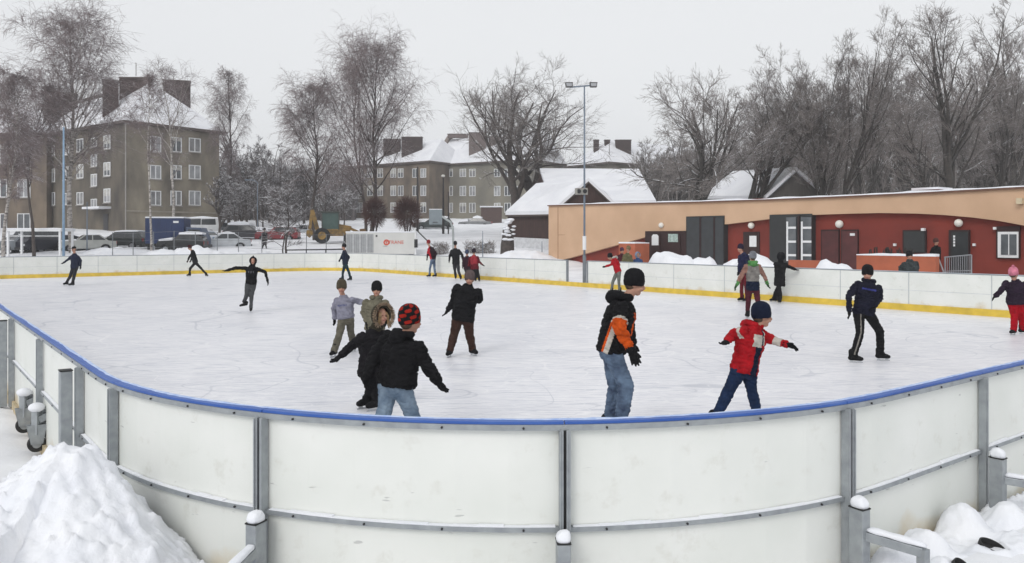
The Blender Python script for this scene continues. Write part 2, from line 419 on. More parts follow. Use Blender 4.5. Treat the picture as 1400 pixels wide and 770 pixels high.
def support(px,kind,dt=0.0,side=0.0):
    s=sN[px]+dt; p,n=path(s); t=Vector((-n.y,n.x,0)); ang=math.atan2(t.y,t.x)
    if kind=='short':
        c=p+n*.165; m=MB(); m.box(c+Vector((0,0,.29)),(.074,.10,.58),ang); su=m.build('support',STEEL,rb,bevel=.006)
        m=MB(); m.box(c+Vector((0,0,.585)),(.078,.104,.008),ang); m.build('cap_plate',BLACKR,su)
        m=MB(); z_=Vector((0,0,1)); q=random.uniform(-.012,.012); hh=random.uniform(.8,1.15)
        m.loft([(c+z_*.590+t*0,.038,.050,t,n),(c+z_*(.590+.022*hh),.040,.052,t,n),(c+z_*(.590+.042*hh)+t*q*.4,.037,.047,t,n),(c+z_*(.590+.060*hh)+t*q,.028,.036,t,n),(c+z_*(.590+.070*hh)+t*q*1.4,.014,.018,t,n)],24,pw=3.4)
        m.v=[tuple(Vector(v)+Vector((noise.noise(Vector(v)*22),noise.noise(Vector(v)*22+Vector((5,0,0))),noise.noise(Vector(v)*18)))*.010*min(1,max(0,(v[2]-.592)/.02))) for v in m.v]
        m.build('snow',SNOW,su,smooth=True)
        d=(n+t*side).normalized(); e=c+d*.36
        m=MB(); m.bar(c+d*.04+Vector((0,0,.42)),e+Vector((0,0,.40)),.05,.055); m.build('arm',STEEL,su,bevel=.004)
        m=MB(); m.box(e+Vector((0,0,.20)),(.052,.052,.44),ang); m.box(e+Vector((0,0,.01)),(.16,.16,.02),ang); m.build('leg',STEEL,su)
        m=MB(); sd_=Vector((-d.y,d.x,0)); up_=Vector((0,0,1)); L_=[]
        for q in range(12):
            f=q/11; k_=.55 if q in(0,11) else 1; cc=c.lerp(e,.12+.93*f)+up_*(.452-.02*f+.012*k_); L_.append((cc,.027*k_*(1+.15*noise.noise(cc*9)),.016*k_*(1+.4*noise.noise(cc*13)),sd_,up_))
        m.loft(L_,14,pw=3.0); m.build('snow',SNOW,su,smooth=True)
    else:
        c=p+n*.145; m=MB(); m.box(c+Vector((0,0,.57)),(.11,.09,1.14),ang); su=m.build('support',STEEL,rb,bevel=.006)
        m=MB(); m.box(c+Vector((0,0,1.146)),(.116,.096,.008),ang); m.build('cap_plate',BLACKR,su)
    return su
support(365,'short',.055,.25); support(770,'short',-.02); support(1150,'short',-.04,.35); support(1335,'short',-.03,.5)
support(118,'tall',-.06); support(22,'tall',-.05)
p,n=path(sN[165]-.06,.16); m=MB(); t=Vector((-n.y,n.x,0)); m.bar(p+t*.1+Vector((0,0,.37)),p-t*.1+Vector((0,0,.37)),.02,.02); m.bar(p+t*.1+n*.05+Vector((0,0,.37)),p+t*.1+n*.05+Vector((0,0,.2)),.02,.02); m.build('handle',BLACKR,rb)
for (wx,wy) in ((33,592),(50,618)):
    g=G(wx,wy); rw=.088; c=Vector((g.x,g.y,rw)); n=-U; t=V
    m=MB(); m.bar(c+Vector((0,0,.10)),c+Vector((0,0,.36)),.06,.09); m.bar(c+Vector((0,0,.25))+t*.02,c+Vector((0,0,.33))+t*.22,.05,.07); m.prism([c-n*.035+t*a+Vector((0,0,b)) for a,b in((-.05,.05),(.12,.05),(.20,.30),(.04,.36))],n*.01)
    for sg in (-1,1): m.prism([c+n*.034*sg+t*a*.07+Vector((0,0,b)) for a,b in((-.8,0),(.8,0),(1.3,.2),(-1.3,.2))],n*.008*sg)
    br=m.build('castor_bracket',STEEL,rb,fix=True)
    M=Matrix((t,Vector((0,0,1)),n)).transposed()
    m=MB(); m.lathe([(.045,-.026),(rw*.92,-.026),(rw,-.015),(rw,.015),(rw*.92,.026),(.045,.026)],c,24,M); m.build('wheel',BLACKR,br,smooth=False)
    m=MB(); m.lathe([(.02,-.03),(.044,-.03),(.044,.03),(.02,.03)],c,16,M); m.build('rim',STEEL,br)
    m=MB(); m.ell(c+Vector((0,0,.38)),(.08,.08,.05)); m.build('snow',SNOW,br,smooth=True)
# snow lying on the ground frame rail at the far left
# ---------------------------------------------------------------- snow piles
def pile(name,label,x0,x1,y0,y1,fn,st,group=None):
    m=MB(); nx=int((x1-x0)/st)+1; ny=int((y1-y0)/st)+1
    for j in range(ny):
        for i in range(nx):
            x=x0+i*st;y=y0+j*st; m.v.append((x,y,fn(x,y)))
    for j in range(ny-1):
        for i in range(nx-1):
            q=(j*nx+i,j*nx+i+1,(j+1)*nx+i+1,(j+1)*nx+i)
            if max(m.v[k][2] for k in q)>-.2: m.f.append(q)
    m.m=[0]*len(m.f)
    o=m.build(name,SNOW,smooth=True); tag(o,label,'snow pile',group); return o
def fA(x,y):
    d=math.hypot((x+2.72)*1.0,(y-5.0)*.9)
    h=.93-.95*max(0,d-.12)**.9*(.62 if x<-2.72 else .95)
    h=h if x>-2.72 else max(h,.76-.24*(-2.72-x)-.25*abs(y-4.7))
    h-=max(0,.35-(-rdist(x,y)*-1))*0 
    p=Vector((x,y,0)); h+=.06*max(0,noise.noise(p*8)-.12)+.10*max(0,noise.noise(p*17)-.12)+.06*noise.noise(p*2.3)+.035*noise.noise(p*5)+.03*noise.noise(p*11)+.028*noise.noise(p*26)
    e=rdist(x,y); 
    h*=.72+.28*sm(.05,.45,e)
    if e<.06: h=-1
    return max(h,-.3) if h>terr(x,y)-.15 else -.3
pile('snow_pile','large clean snow heap against the barrier at the lower left corner',-7.5,-.6,2.2,7.4,fA,.02)
def mound(cx,cy,r,h,seed,st,label,grp=None,ax=1.0,base=0.0,ang=0.0):
    ca,sa=math.cos(ang),math.sin(ang)
    def f(x,y):
        dx,dy=x-cx,y-cy; a=(dx*ca+dy*sa)/(r*ax); b=(-dx*sa+dy*ca)/r; d=math.hypot(a,b)
        if d>1.15: return -5
        p=Vector((x+seed,y,seed))
        z=base-.15+(h+.15)*(max(0,1-d*d)**.9)*(1+.45*noise.noise(p*.9)*min(1,d*2))+.16*noise.noise(p*2.0)+.09*noise.noise(p*5)
        return z if rdist(x,y)>.15 else -5
    m=MB(); R2=r*max(ax,1)*1.15
    return pile('snow_pile',label,cx-R2,cx+R2,cy-R2,cy+R2,f,st,grp)
# ================================================================ people
SKIN=mat('skin',(.44,.235,.165),.6,.15,14.0)
LIP=mat('lips',(.36,.12,.10),.5); EYE=mat('eye_dark',(.03,.02,.02),.3)
HAIRB=mat('hair_brown',(.10,.06,.035),.7,.4,40); BLADE=mat('skate_blade',(.55,.57,.6),.3,.1,5,metal=.8)
BOOT=cloth('boot_black',(.018,.018,.02))
CB=cloth('cloth_black',(.013,.013,.015)); CB2=cloth('cloth_charcoal',(.035,.035,.04))
NAVY=cloth('cloth_navy',(.020,.030,.085)); 
def person(px, feet, head, neck, pel, A, B, K1, K2, yaw, cols, label, hyaw=None, tilt=0, D=None, hs=1.0, girth=1.0,
           hat='beanie', hem=.05, fore=None, hood=False, gloves=True, jzone=None, group='skaters on the ice', name_pose=None, nod=0, trz=None, extra=None, nofeet=False, flare=1.0, fdir=None, zbase=0.0, shw=1.0):
    """joints are (column, row[, metres further away]) read against the photograph; feet without a depth stand on the ice"""
    fp=[]
    for f in feet:
        fp.append(None if len(f)>2 else (G(f[0],f[1],zbase) if D is None else Vector(((f[0]-CX)*D/F,D,zbase))))
    gd=[p.y for p,f in zip(fp,feet) if len(f)<3]
    D0=D if D else sum(gd)/len(gd)
    fp=[W(f[0],f[1],D0+f[2]) if len(f)>2 else p for p,f in zip(fp,feet)]
    J=lambda q: W(q[0],q[1],D0+(q[2] if len(q)>2 else 0))
    top=None
    hd=J(head); nk=J(neck); pv=J(pel)
    fw=Vector((math.sin(R(yaw)),-math.cos(R(yaw)),0)); sd=Vector((math.cos(R(yaw)),math.sin(R(yaw)),0))
    if sd.x<-1e-3 or (abs(sd.x)<=1e-3 and sd.y<0): sdA=-sd
    else: sdA=sd
    L=(hd-pv).length+.12                         # head centre to pelvis
    k=max(.62,min(1.08,L/.80))*1.0               # size against an adult
    vox=max(.0085,D0*.00062); base=Vector(((fp[0].x+fp[1].x)/2,(fp[0].y+fp[1].y)/2,zbase)) if not nofeet else Vector((pv.x,pv.y,zbase))
    up=(nk-pv).normalized()
    f2=(fw-up*fw.dot(up)).normalized(); s2=up.cross(f2).normalized()
    if s2.dot(sdA)<0: s2=-s2
    sw=.158*k*girth*shw
    shA=nk-s2*sw-up*.078*k; shB=nk+s2*sw-up*.078*k
    jA=[shA]+[J(q) for q in A]; jB=[shB]+[J(q) for q in B]
    def cl(j,kk=1.0):                            # keep arm bones at human length, bend depth taking the slack
        ua,fa=.29*k,.25*k
        for i,l in ((1,ua),(2,fa)):
            d=j[i]-j[i-1]
            if d.length>l*1.15:
                dn=d.normalized()*l*1.15; sh=j[i-1]+dn-j[i]; 
                for q in range(i,3): j[q]=j[q]+sh
            elif d.length<l*.8:                  # foreshortened: push towards the facing side
                e=math.sqrt(max(0,(l*.9)**2-d.length**2)); mv=fw*e*(1 if i==2 else -.4)
                mv=Vector((mv.x*.25,mv.y,0))
                for q in range(i,3): j[q]=j[q]+mv
        return j
    if k>.5: jA=cl(jA); jB=cl(jB)
    hip1=pv-s2*.085*k; hip2=pv+s2*.085*k
    if (fp[0].x-fp[1].x)*(hip1.x-hip2.x)<0 and abs(s2.x)>.3: hip1,hip2=hip2,hip1
    an=[p+Vector((0,0,.135)) for p in fp]; kn=[J(K1),J(K2)]
    if len(K1)<3: kn[0].y=(hip1.y+an[0].y)/2; kn[0]=W(K1[0],K1[1],kn[0].y)+Vector((0,0,0))
    if len(K2)<3: kn[1].y=(hip2.y+an[1].y)/2; kn[1]=W(K2[0],K2[1],kn[1].y)
    H_=hyaw if hyaw is not None else yaw
    # ---- body
    hf=Vector((math.sin(R(H_)),-math.cos(R(H_)),0)); hsd=Vector((0,0,1)).cross(hf); hsd.normalize()
    MH=Matrix((hsd,-hf,Vector((0,0,1)))).transposed()
    MH=Matrix.Rotation(R(tilt),3,Vector((0,1,0)))@MH@Matrix.Rotation(R(nod),3,'X')
    hk=(.92+.08*k)*hs*1.03; 
    P=lambda x,y,z: hd+MH@(Vector((x,y,z))*hk)    # x side, -y face, z up
    b=MB(); near=D0<20
    b.ell(P(0,.012,.028),(.074*hk,.092*hk,.088*hk),MH,16,10); b.ell(P(0,-.018,-.035),(.058*hk,.070*hk,.078*hk),MH,14,8)
    b.cap(P(0,-.045,-.088),P(0,-.055,-.086),.028*hk,.026*hk)
    b.cap(P(0,-.088,.012),P(0,-.108,-.022),.009*hk,.015*hk)
    for sx in (-1,1):
        b.cap(P(.03*sx,-.068,-.03),P(.038*sx,-.05,-.045),.024*hk,.022*hk); b.ell(P(.076*sx,.012,-.005),(.010*hk,.02*hk,.03*hk),MH)
        b.cap(P(.018*sx,-.083,.026),P(.04*sx,-.076,.024),.010*hk,.009*hk)
    b.cap(P(-.018,-.094,-.048),P(.018,-.094,-.048),.009*hk,.009*hk)
    b.cap(P(0,.015,-.07),nk-up*.06*k,.052*k,.058*k)
    b.loft([(pv-up*.10*k,.10*k,.075*k,s2,f2),(pv,.14*k,.095*k,s2,f2),(pv+(nk-pv)*.35,.12*k,.085*k,s2,f2),(pv+(nk-pv)*.70,.14*k,.095*k,s2,f2),(nk-up*.06*k,.11*k,.07*k,s2,f2),(nk+up*.02,.05*k,.045*k,s2,f2)])
    hands=[]
    for j in (jA,jB):
        b.cap(j[0],j[1],.045*k,.035*k); b.cap(j[1],j[2],.034*k,.024*k)
        d=(j[2]-j[1]).normalized(); hands.append((j[2],d))
        ax=(fw-d*fw.dot(d)); ax=ax.normalized() if ax.length>.2 else d.orthogonal().normalized(); nrm=d.cross(ax)
        b.cap(j[2],j[2]+d*.06*k,.022*k,.026*k)
        for q in range(4): 
            o=ax*(.024-.016*q)*k; fl_=.7 if gloves else 1; b.cap(j[2]+d*.05*k+o,j[2]+d*(.12,.135,.13,.11)[q]*fl_*k+o*1.15+nrm*.008*k,.008*k,.007*k,8)
        b.cap(j[2]+d*.02*k+ax*.02*k,j[2]+d*.06*k+ax*(.035 if gloves else .05)*k,.009*k,.008*k,8)
    for h_,kn_,a_ in ((hip1,kn[0],an[0]),(hip2,kn[1],an[1])):
        b.cap(h_,kn_,.065*k,.048*k); b.cap(kn_,a_,.045*k,.03*k); b.cap(a_,a_-Vector((0,0,.04)),.03*k,.03*k)
    eyes=[P(.031*sx,-.0835,.008) for sx in(-1,1)]; mouth=P(0,-.1,-.049)
    er=max(.0115,vox*.8)
    def zb(c):
        for e in eyes:
            if (c-e).length<er*hk: return 2
        d=c-mouth
        if abs(d.z)<.0075*hk and d.length<.026*hk: return 1
        return 0
    for i in range(len(b.v)): b.v[i]=tuple(Vector(b.v[i])-base)
    eyes=[e-base for e in eyes]; mouth-=base
    body=remesh(b,'person',[SKIN,LIP,EYE],min(vox*.8,.014),None,3,zone=zb,loc=base)
    tag(body,label,'person',group)
    def part(mb,name,mats,vx,sm_=5,wr=0,zone=None,wf=11.0):
        mb.v=[tuple(Vector(p)-base) for p in mb.v]
        return remesh(mb,name,mats,vx,body,sm_,wr,wf,zone)
    # ---- trousers
    t=MB(); g=girth
    t.loft([(pv-up*.12*k,.105*k*g,.09*k,s2,f2),(pv-up*.02,.155*k*g,.115*k*g,s2,f2),(pv+up*.10*k,.14*k*g,.105*k*g,s2,f2)])
    for h_,kn_,a_ in ((hip1,kn[0],an[0]),(hip2,kn[1],an[1])):
        t.cap(h_-up*.02,kn_,.092*k*g,.066*k*g); t.cap(kn_,kn_+(a_-kn_)*.45,.066*k*g,.065*k*g*flare)
        e=a_-(a_-kn_).normalized()*.015; t.cap(kn_+(a_-kn_)*.45,e,.064*k*g*flare,.054*k*g*flare)
        q_=(H_ if fdir is None else fdir[0 if kn_ is kn[0] else 1] if isinstance(fdir,(list,tuple)) else fdir); fdn=Vector((math.sin(R(q_)),-math.cos(R(q_)),0))
        t.cap(e,e+fdn*.015-Vector((0,0,.012)),.058*k*g*flare,.056*k*g*flare)
    part(t,'trousers',[cols['pants']]+([cols['pants2']] if 'pants2' in cols else []),vox,4,.015*k,zone=(lambda c:(trz(c+base,dict(kn=kn,an=an,hip=(hip1,hip2),fw=fw,sd=s2,k=k)))) if trz else None,wf=9)
    # ---- jacket
    j=MB(); hm=pv-up*hem*k
    j.loft([(hm,.168*k*g,.128*k*g,s2,f2),(hm+up*.05*k,.178*k*g,.138*k*g,s2,f2),(pv+(nk-pv)*.35,.165*k*g,.132*k*g,s2,f2),(pv+(nk-pv)*.68,.185*k*g,.138*k*g,s2,f2),(pv+(nk-pv)*.86,.165*k*g*shw,.118*k*g,s2,f2),(nk-up*.015,.11*k,.09*k,s2,f2),(nk+up*.05*k,.072*k,.072*k,s2,f2)],16)
    for q in (jA,jB):
        j.cap(q[0],q[1],.066*k*g,.058*k*g); j.cap(q[1],q[2]-(q[2]-q[1]).normalized()*.01,.060*k*g,.045*k*g)
    mats=[cols['jacket']]+cols.get('j2',[])
    zf=None
    if jzone:
        def zf(c):
            p=c+base; best=None
            def seg(a,b_):
                ab=b_-a; tt=max(0,min(1,(p-a).dot(ab)/ab.length_squared)); return (p-a-ab*tt).length,tt
            dA0,tA0=seg(jA[0],jA[1]); dA1,tA1=seg(jA[1],jA[2]); dB0,tB0=seg(jB[0],jB[1]); dB1,tB1=seg(jB[1],jB[2])
            rel=p-pv; hgt_=rel.dot(up)/(nk-pv).length; a_=rel.dot(s2)/(.175*k); f_=rel.dot(f2)/(.13*k)
            arm=None; m_=min(dA0,dA1,dB0,dB1); torso=abs(a_)<.80 and hgt_<1.1
            if m_<.085*k*g and not (torso and m_>.062*k*g):
                if m_==dA0: arm=('A',tA0*.5)
                elif m_==dA1: arm=('A',.5+tA1*.5)
                elif m_==dB0: arm=('B',tB0*.5)
                else: arm=('B',.5+tB1*.5)
            return jzone(arm,a_,f_,hgt_,p,pv+(nk-pv)*0)
    jk=part(j,'jacket',mats,vox,4,.026*k,zone=zf,wf=8.0)
    # ---- collar / hood lying on the shoulders
    if hood=='down':
        c=MB(); 
        for q in range(9):
            a=R(-150+300*q/8); a1=R(-150+300*(q+1)/8)
            if q<8: c.cap(nk+up*.03*k-f2*math.cos(a)*.085*k+s2*math.sin(a)*.09*k-f2*.02*k,nk+up*.03*k-f2*math.cos(a1)*.085*k+s2*math.sin(a1)*.09*k-f2*.02*k,.042*k,.042*k)
        c.ell(nk-f2*.11*k-up*.01*k,(.09*k,.075*k,.08*k)); part(c,'hood',[cols.get('hood',cols['jacket'])],vox,3,.01)
    # ---- hat
    hc=cols.get('hat',CB)
    if hat=='beanie':
        c=MB(); prof=[(.090,-.034),(.101,-.024),(.105,.010),(.107,.020),(.104,.030),(.103,.068),(.093,.106),(.070,.138),(.036,.156),(.006,.160)]
        Mt=MH@Matrix.Rotation(R(-10),3,'X')
        c.lathe([(r*hk,z*hk) for r,z in prof],P(0,.012,.018),20,Mt@Matrix.Diagonal(Vector((.94,1.1,1))))
        cc=P(0,.012,.018)
        c.v=[tuple(Vector(p)-base) for p in c.v]
        hm2=hc if isinstance(hc,list) else [hc]
        if len(hm2)>1:
            hatb=remesh(c,'hat',hm2,vox*.8,body,2,.003,30,zone=lambda q:cols['hatz'](Mt.transposed()@(q+base-cc)/hk))
        else: hatb=remesh(c,'hat',hm2,vox*.8,body,2,.004,30)
        if cols.get('pom'):
            c=MB(); c.ell(P(0,.03,.185),(.03,.03,.03)); c.v=[tuple(Vector(p)-base) for p in c.v]; c.build('pompom',cols['pom'],hatb,smooth=True)
    elif hat=='cap':
        c=MB(); c.lathe([(r*hk,z*hk) for r,z in [(.088,-.005),(.092,.03),(.085,.075),(.05,.1),(.01,.106)]],P(0,.01,.03),18,MH@Matrix.Diagonal(Vector((.92,1.1,1))))
        c.ell(P(0,-.105,.04),(.06*hk,.055*hk,.012*hk),MH); part(c,'hat',[hc],vox*.8,2,.002)
    elif hat in('hood','fur','point'):
        c=MB(); s_=1.12 if hat!='point' else 1.05
        # shell open at the face: ring of overlapping capsules back to crown
        for q in range(7):
            yy=-.055+.028*q; rr=(.098,.106,.112,.112,.104,.088,.06)[q]*s_*hk; n=14
            for w in range(n):
                a=R(-52+284*w/n); a1=R(-52+284*(w+1)/n)
                c.cap(P(0,0,.012)+MH@Vector((rr*math.cos(a),yy*hk,rr*1.12*math.sin(a))),P(0,0,.012)+MH@Vector((rr*math.cos(a1),yy*hk,rr*1.12*math.sin(a1))),.017*hk,.017*hk,7)
        c.ell(P(0,.11,.0),(.07*hk,.03*hk,.09*hk),MH)
        c.cap(P(0,.05,-.10),nk,.075*k,.085*k)
        if hat=='point': c.cap(P(0,.01,.12),P(0,.03,.20),.055*hk,.012*hk)
        hd_=part(c,'hood',[cols.get('hood',cols['jacket'])],vox,3,.006)
        if hat=='fur':
            c=MB(); 
            for w in range(260):
                a=R(-62+304*random.random()); rr=.125*hk; b0=P(0,0,.008)+MH@Vector((rr*math.cos(a),-.072*hk,rr*1.15*math.sin(a)))
                dd=MH@Vector((math.cos(a)+random.uniform(-.7,.7),random.uniform(-1.1,.6),math.sin(a)+random.uniform(-.7,.7)))
                c.tube([b0-base,b0-base+dd.normalized()*.028,b0-base+dd.normalized()*.055+Vector((0,0,-.006))],[.010,.007,.001],4)
            c.build('fur_trim',cols['fur'],hd_)
            c=MB()
            for w in range(40):
                x=random.choice((-1,1))*random.uniform(.55,1)
                b0=P(x*.06,-.05-.03*(1-abs(x)),.055); c.tube([b0-base,P(x*.08,-.075-.02*(1-abs(x)),.0)-base,P(x*.1,-.07,-.09-.03*random.random())-base],[.006,.006,.003],4)
            c.build('hair',mat('hair_blond',(.33,.21,.10),.6,.3,30),body)
    if hat in('beanie','cap'):
        c=MB(); c.ell(P(0,.045,-.015),(.074*hk,.062*hk,.062*hk),MH); part(c,'hair',[cols.get('hair',HAIRB)],vox,1,.004,wf=40)
    # ---- gloves
    if gloves:
        for (w_,d),jj in zip(hands,(jA,jB)):
            c=MB(); ax=(fw-d*fw.dot(d)); ax=ax.normalized() if ax.length>.2 else d.orthogonal().normalized(); nrm=d.cross(ax); kk=max(k,.8)
            c.cap(w_-d*.04*kk,w_+d*.01*kk,.040*kk,.036*kk)
            for o in (-.018,0,.018): c.cap(w_+d*.01*kk,w_+d*.065*kk+ax*o*kk,.030*kk,.026*kk)
            for q in range(4):
                o=ax*(.034-.0225*q)*kk; cur=nrm*.012*kk
                m1=w_+d*.10*kk+o*1.1+cur*.6
                c.cap(w_+d*.07*kk+o,m1,.0125*kk,.012*kk,8); c.cap(m1,w_+d*(.135,.15,.145,.12)[q]*kk+o*1.25+cur*2.2,.012*kk,.0105*kk,8)
            m1=w_+d*.05*kk+ax*.05*kk; c.cap(w_+d*.015*kk+ax*.02*kk,m1,.015*kk,.014*kk,8); c.cap(m1,w_+d*.085*kk+ax*.062*kk,.014*kk,.012*kk,8)
            c.v=[tuple(Vector(p)-base) for p in c.v]
            remesh(c,'glove',[cols.get('glove',CB)],max(.005,D0*.00055),body,2)
    # ---- skates
    if not nofeet:
        for i,a_ in enumerate(an):
            if fdir is None: fd=hf
            else:
                q=fdir[i] if isinstance(fdir,(list,tuple)) else fdir; fd=Vector((math.sin(R(q)),-math.cos(R(q)),0))
            z0=fp[i]; kk=max(.82,k)*1.1
            lift=len(feet[i])>2
            dn=Vector((0,0,-1)); 
            if lift: sh=(a_-kn[i]).normalized(); dn=sh; fd=(fd-sh*fd.dot(sh)).normalized()
            A0=z0-dn*.07
            c=MB(); c.cap(A0-fd*.045*kk-dn*.015,A0+fd*.12*kk-dn*.004,.042*kk,.033*kk); c.cap(A0-fd*.03*kk-dn*.02,A0-fd*.03*kk-dn*.13,.045*kk,.05*kk)
            c.cap(A0+fd*.01*kk-dn*.03,A0+fd*.09*kk-dn*.015,.045*kk,.037*kk)
            sk=part(c,'skate',[cols.get('boot',BOOT)],vox*.8,2,.002)
            c=MB(); q0=A0+dn*.035-base; 
            c.bar(q0-fd*.06*kk+dn*.025,q0+fd*.14*kk+dn*.025,.006,.02,up=tuple(-dn)); c.bar(q0-fd*.05*kk,q0-fd*.01*kk,.018,.04,up=tuple(-dn)); c.bar(q0+fd*.07*kk,q0+fd*.12*kk,.018,.04,up=tuple(-dn))
            c.build('blade',BLADE,sk)
    if extra: extra(locals())
    return body

C=lambda n,r,g,b:cloth('cloth_'+n,srgb(r,g,b))
# man in the black, orange and cream jacket
ORG=C('orange',214,88,30); CREAM=C('cream',205,200,192); RED=C('red',178,28,38); JEAN=mat('denim',srgb(96,116,140),.85,.35,5.0,.3,90.0,col2=srgb(46,60,84),thr=(.36,.6)); JEANL=mat('denim_light',srgb(128,146,164),.85,.3,5.0,.3,90.0,col2=srgb(78,98,120),thr=(.35,.65))
DNAVY=C('deep_navy',28,36,58); KHAKI=C('khaki',112,108,96); GREYJ=C('grey',96,98,100)
def z_man(arm,a,f,h,p,_):
    if arm:
        if arm[0]=='A':
            t=arm[1]
            if t>.36 and t<.93: return 1
            if t>.31 and t<=.36: return 2
        return 0
    if a<.15 and h<.86:                           # the side towards the camera carries the stripes
        q=f+.55-.35*h
        if -.16<q<.02: return 1
        if .02<=q<.42 and h<.72+.1*q: return 2
    if f>.55 and .35<h<.8 and abs(a)<.5: return 1
    return 0
person(0,[(848,602),(833,596)],(868,389),(853,409),(836,477,.02),[(849,446,-.30),(865,481,-.34)],[(862,440,.22),(866,470,.2)],(856,526),(841,530),80,
  dict(jacket=CB,j2=[ORG,CREAM],pants=JEAN,hat=CB,hood=CB),'man in black jacket with orange sleeve and cream side stripe, blue jeans and black beanie',girth=1.22,hyaw=84,nod=8,hood='down',jzone=z_man,shw=.85,fdir=85,hem=.03,tilt=4)
# child in red
def z_kid(arm,a,f,h,p,_):
    if arm:
        if arm[0]=='A' and .0<arm[1]<.16: return 2
        if arm[0]=='B' and .62<arm[1]<.84: return 2
        return 0
    if f>-.2:
        if h<.56 and -.25<a<.40: return 1
        if h>=.56 and h<.85 and -.6<a<.25: return 2
        if h>=.62 and .25<=a<.4: return 1
        if h>=.62 and .4<=a<.6: return 2
    return 0
person(0,[(977,590),(1037,588)],(1042,433),(1031,447),(1018,503),[(1006,459,-.05),(991,466,-.1)],[(1057,465,.0),(1072,470,.0)],(997,533),(1027,530),35,
  dict(jacket=RED,j2=[DNAVY,CREAM],pants=cloth('snow_pants_blue',srgb(34,50,80)),hat=DNAVY,hood=RED),'child in red jacket with white and navy panels, navy knitted hat, arms spread wide',hyaw=95,hs=1.0,hood='down',jzone=z_kid,fdir=30,girth=1.12,hem=.06,tilt=5)
# back turned, patterned hat
def z_hat(q):
    a=math.atan2(q.x,q.y); z=q.z/.145
    return 1 if (math.sin(a*5+z*9)+.8*math.sin(z*17-a*2))>.25 else 0
person(0,[(518,607),(571,605)],(561,440),(552,460),(541,527),[(511,489,.0),(503,513,-.12)],[(583,494,.0),(600,520,-.05)],(527,556),(560,556),150,
  dict(jacket=CB,pants=JEANL,hat=[CB,C('hat_red',172,44,34)],hatz=z_hat,hair=HAIRB,glove=CB),'child seen from behind in puffy black jacket and red and black patterned beanie',hyaw=128,hood='down',girth=1.28,hem=.0,tilt=6,fdir=160,hs=1.10)
# fur hood
person(0,[(503,558),(516,561)],(521,432),(513,452),(510,505),[(484,472,-.05),(466,487,-.1)],[(530,478,.05),(540,490,.1)],(508,532),(514,535),40,
  dict(jacket=cloth('coat_black',(.016,.015,.018)),pants=CB,fur=mat('fur_brown',(.30,.22,.15),.9,.5,30),hood=C('hood_olive',66,62,52)),'child in black coat with brown fur trimmed hood, one arm stretched low',hyaw=40,hat='fur',fdir=-50,girth=1.15,hem=.1,hs=.92)
# grey green jacket, black beanie behind them
person(0,[(506,492),(521,491)],(515,397),(514,409),(513,447),[(496,428,-.02),(500,441,-.12)],[(533,428,.0),(527,441,-.1)],(508,468),(518,468),-5,
  dict(jacket=C('sage',122,118,102),pants=CB2,hat=CB),'child in sage green jacket and black beanie half hidden behind the fur hood',hyaw=5,fdir=0,girth=1.15,gloves=True,hood='down')
# lavender sweatshirt
def z_sw(arm,a,f,h,p,_):
    if not arm and f>.25 and .60<h<.68 and abs(a)<.62 and math.sin(a*34)>-.35: return 1
    return 0
person(0,[(457,488),(484,480)],(467,394),(470,406),(473,436),[(455,422,.0),(456,436,-.03)],[(491,413,.03),(503,416,.06)],(464,458),(480,456),-15,
  dict(jacket=C('lavender_grey',150,150,166),j2=[C('print_blue',92,98,140)],pants=KHAKI,hat=C('cap_brown',88,80,66)),'child in lavender grey sweatshirt, loose khaki trousers and brown knit cap',hyaw=10,fdir=[-20,20],jzone=z_sw,girth=1.1,flare=1.2,hs=1.0,hem=-.0)
# brown trousers
person(0,[(615,488),(646,486)],(642,382),(640,391),(633,433),[(620,411,.0),(612,424,-.03)],[(655,410,-.02),(646,413,-.2)],(621,457),(642,459),-5,
  dict(jacket=CB,pants=C('brown',68,48,42),hat=C('hat_taupe',104,92,92)),'teenager in loose black jacket, brown trousers and taupe beanie, one hand on the belly',hyaw=-5,fdir=[-15,35],girth=1.22,hem=.07)
# man in black with blue chest stripe
def z_st(arm,a,f,h,p,_):
    if not arm and f>.2 and .73<h<.79 and abs(a)<.7: return 1
    return 0
def pz(c,d):
    for i in (0,):
        h_,kn_,a_=d['hip'][i],d['kn'][i],d['an'][i]
        for p0,p1 in ((h_,kn_),(kn_,a_)):
            ab=p1-p0; t=(c-p0).dot(ab)/ab.length_squared
            if 0<=t<=1:
                r=c-p0-ab*t
                if r.y<-.02 and abs(r.x+.01)<.011: return 1
    return 0
def earm(L):
    c=MB(); P=L['P']; base=L['base']
    c.tube([P(.09,.02,-.02)-base,P(.10,.0,-.06)-base,P(.06,-.05,-.11)-base,P(0,-.07,-.12)-base,P(-.06,-.05,-.10)-base,P(-.10,0,-.04)-base],[.008,.014,.016,.016,.014,.008],8)
    c.build('scarf',C('white_wool',190,192,205),L['body'],smooth=True)
person(0,[(1167,496),(1204,493)],(1186,375),(1188,386),(1181,426),[(1160,405,-.02),(1161,425,-.08)],[(1205,408,.02),(1196,421,-.18)],(1176,455),(1203,454),-12,
  dict(jacket=NAVY if False else cloth('cloth_ink',(.014,.015,.030)),j2=[C('stripe_blue',64,70,140)],pants=CB,pants2=C('pipe_grey',150,146,140),hat=CB),'man in dark jacket with thin blue chest stripe and piped black track trousers looking down',hyaw=-30,nod=4,fdir=[70,75],jzone=z_st,trz=pz,girth=1.12,hood='down',hem=.06)
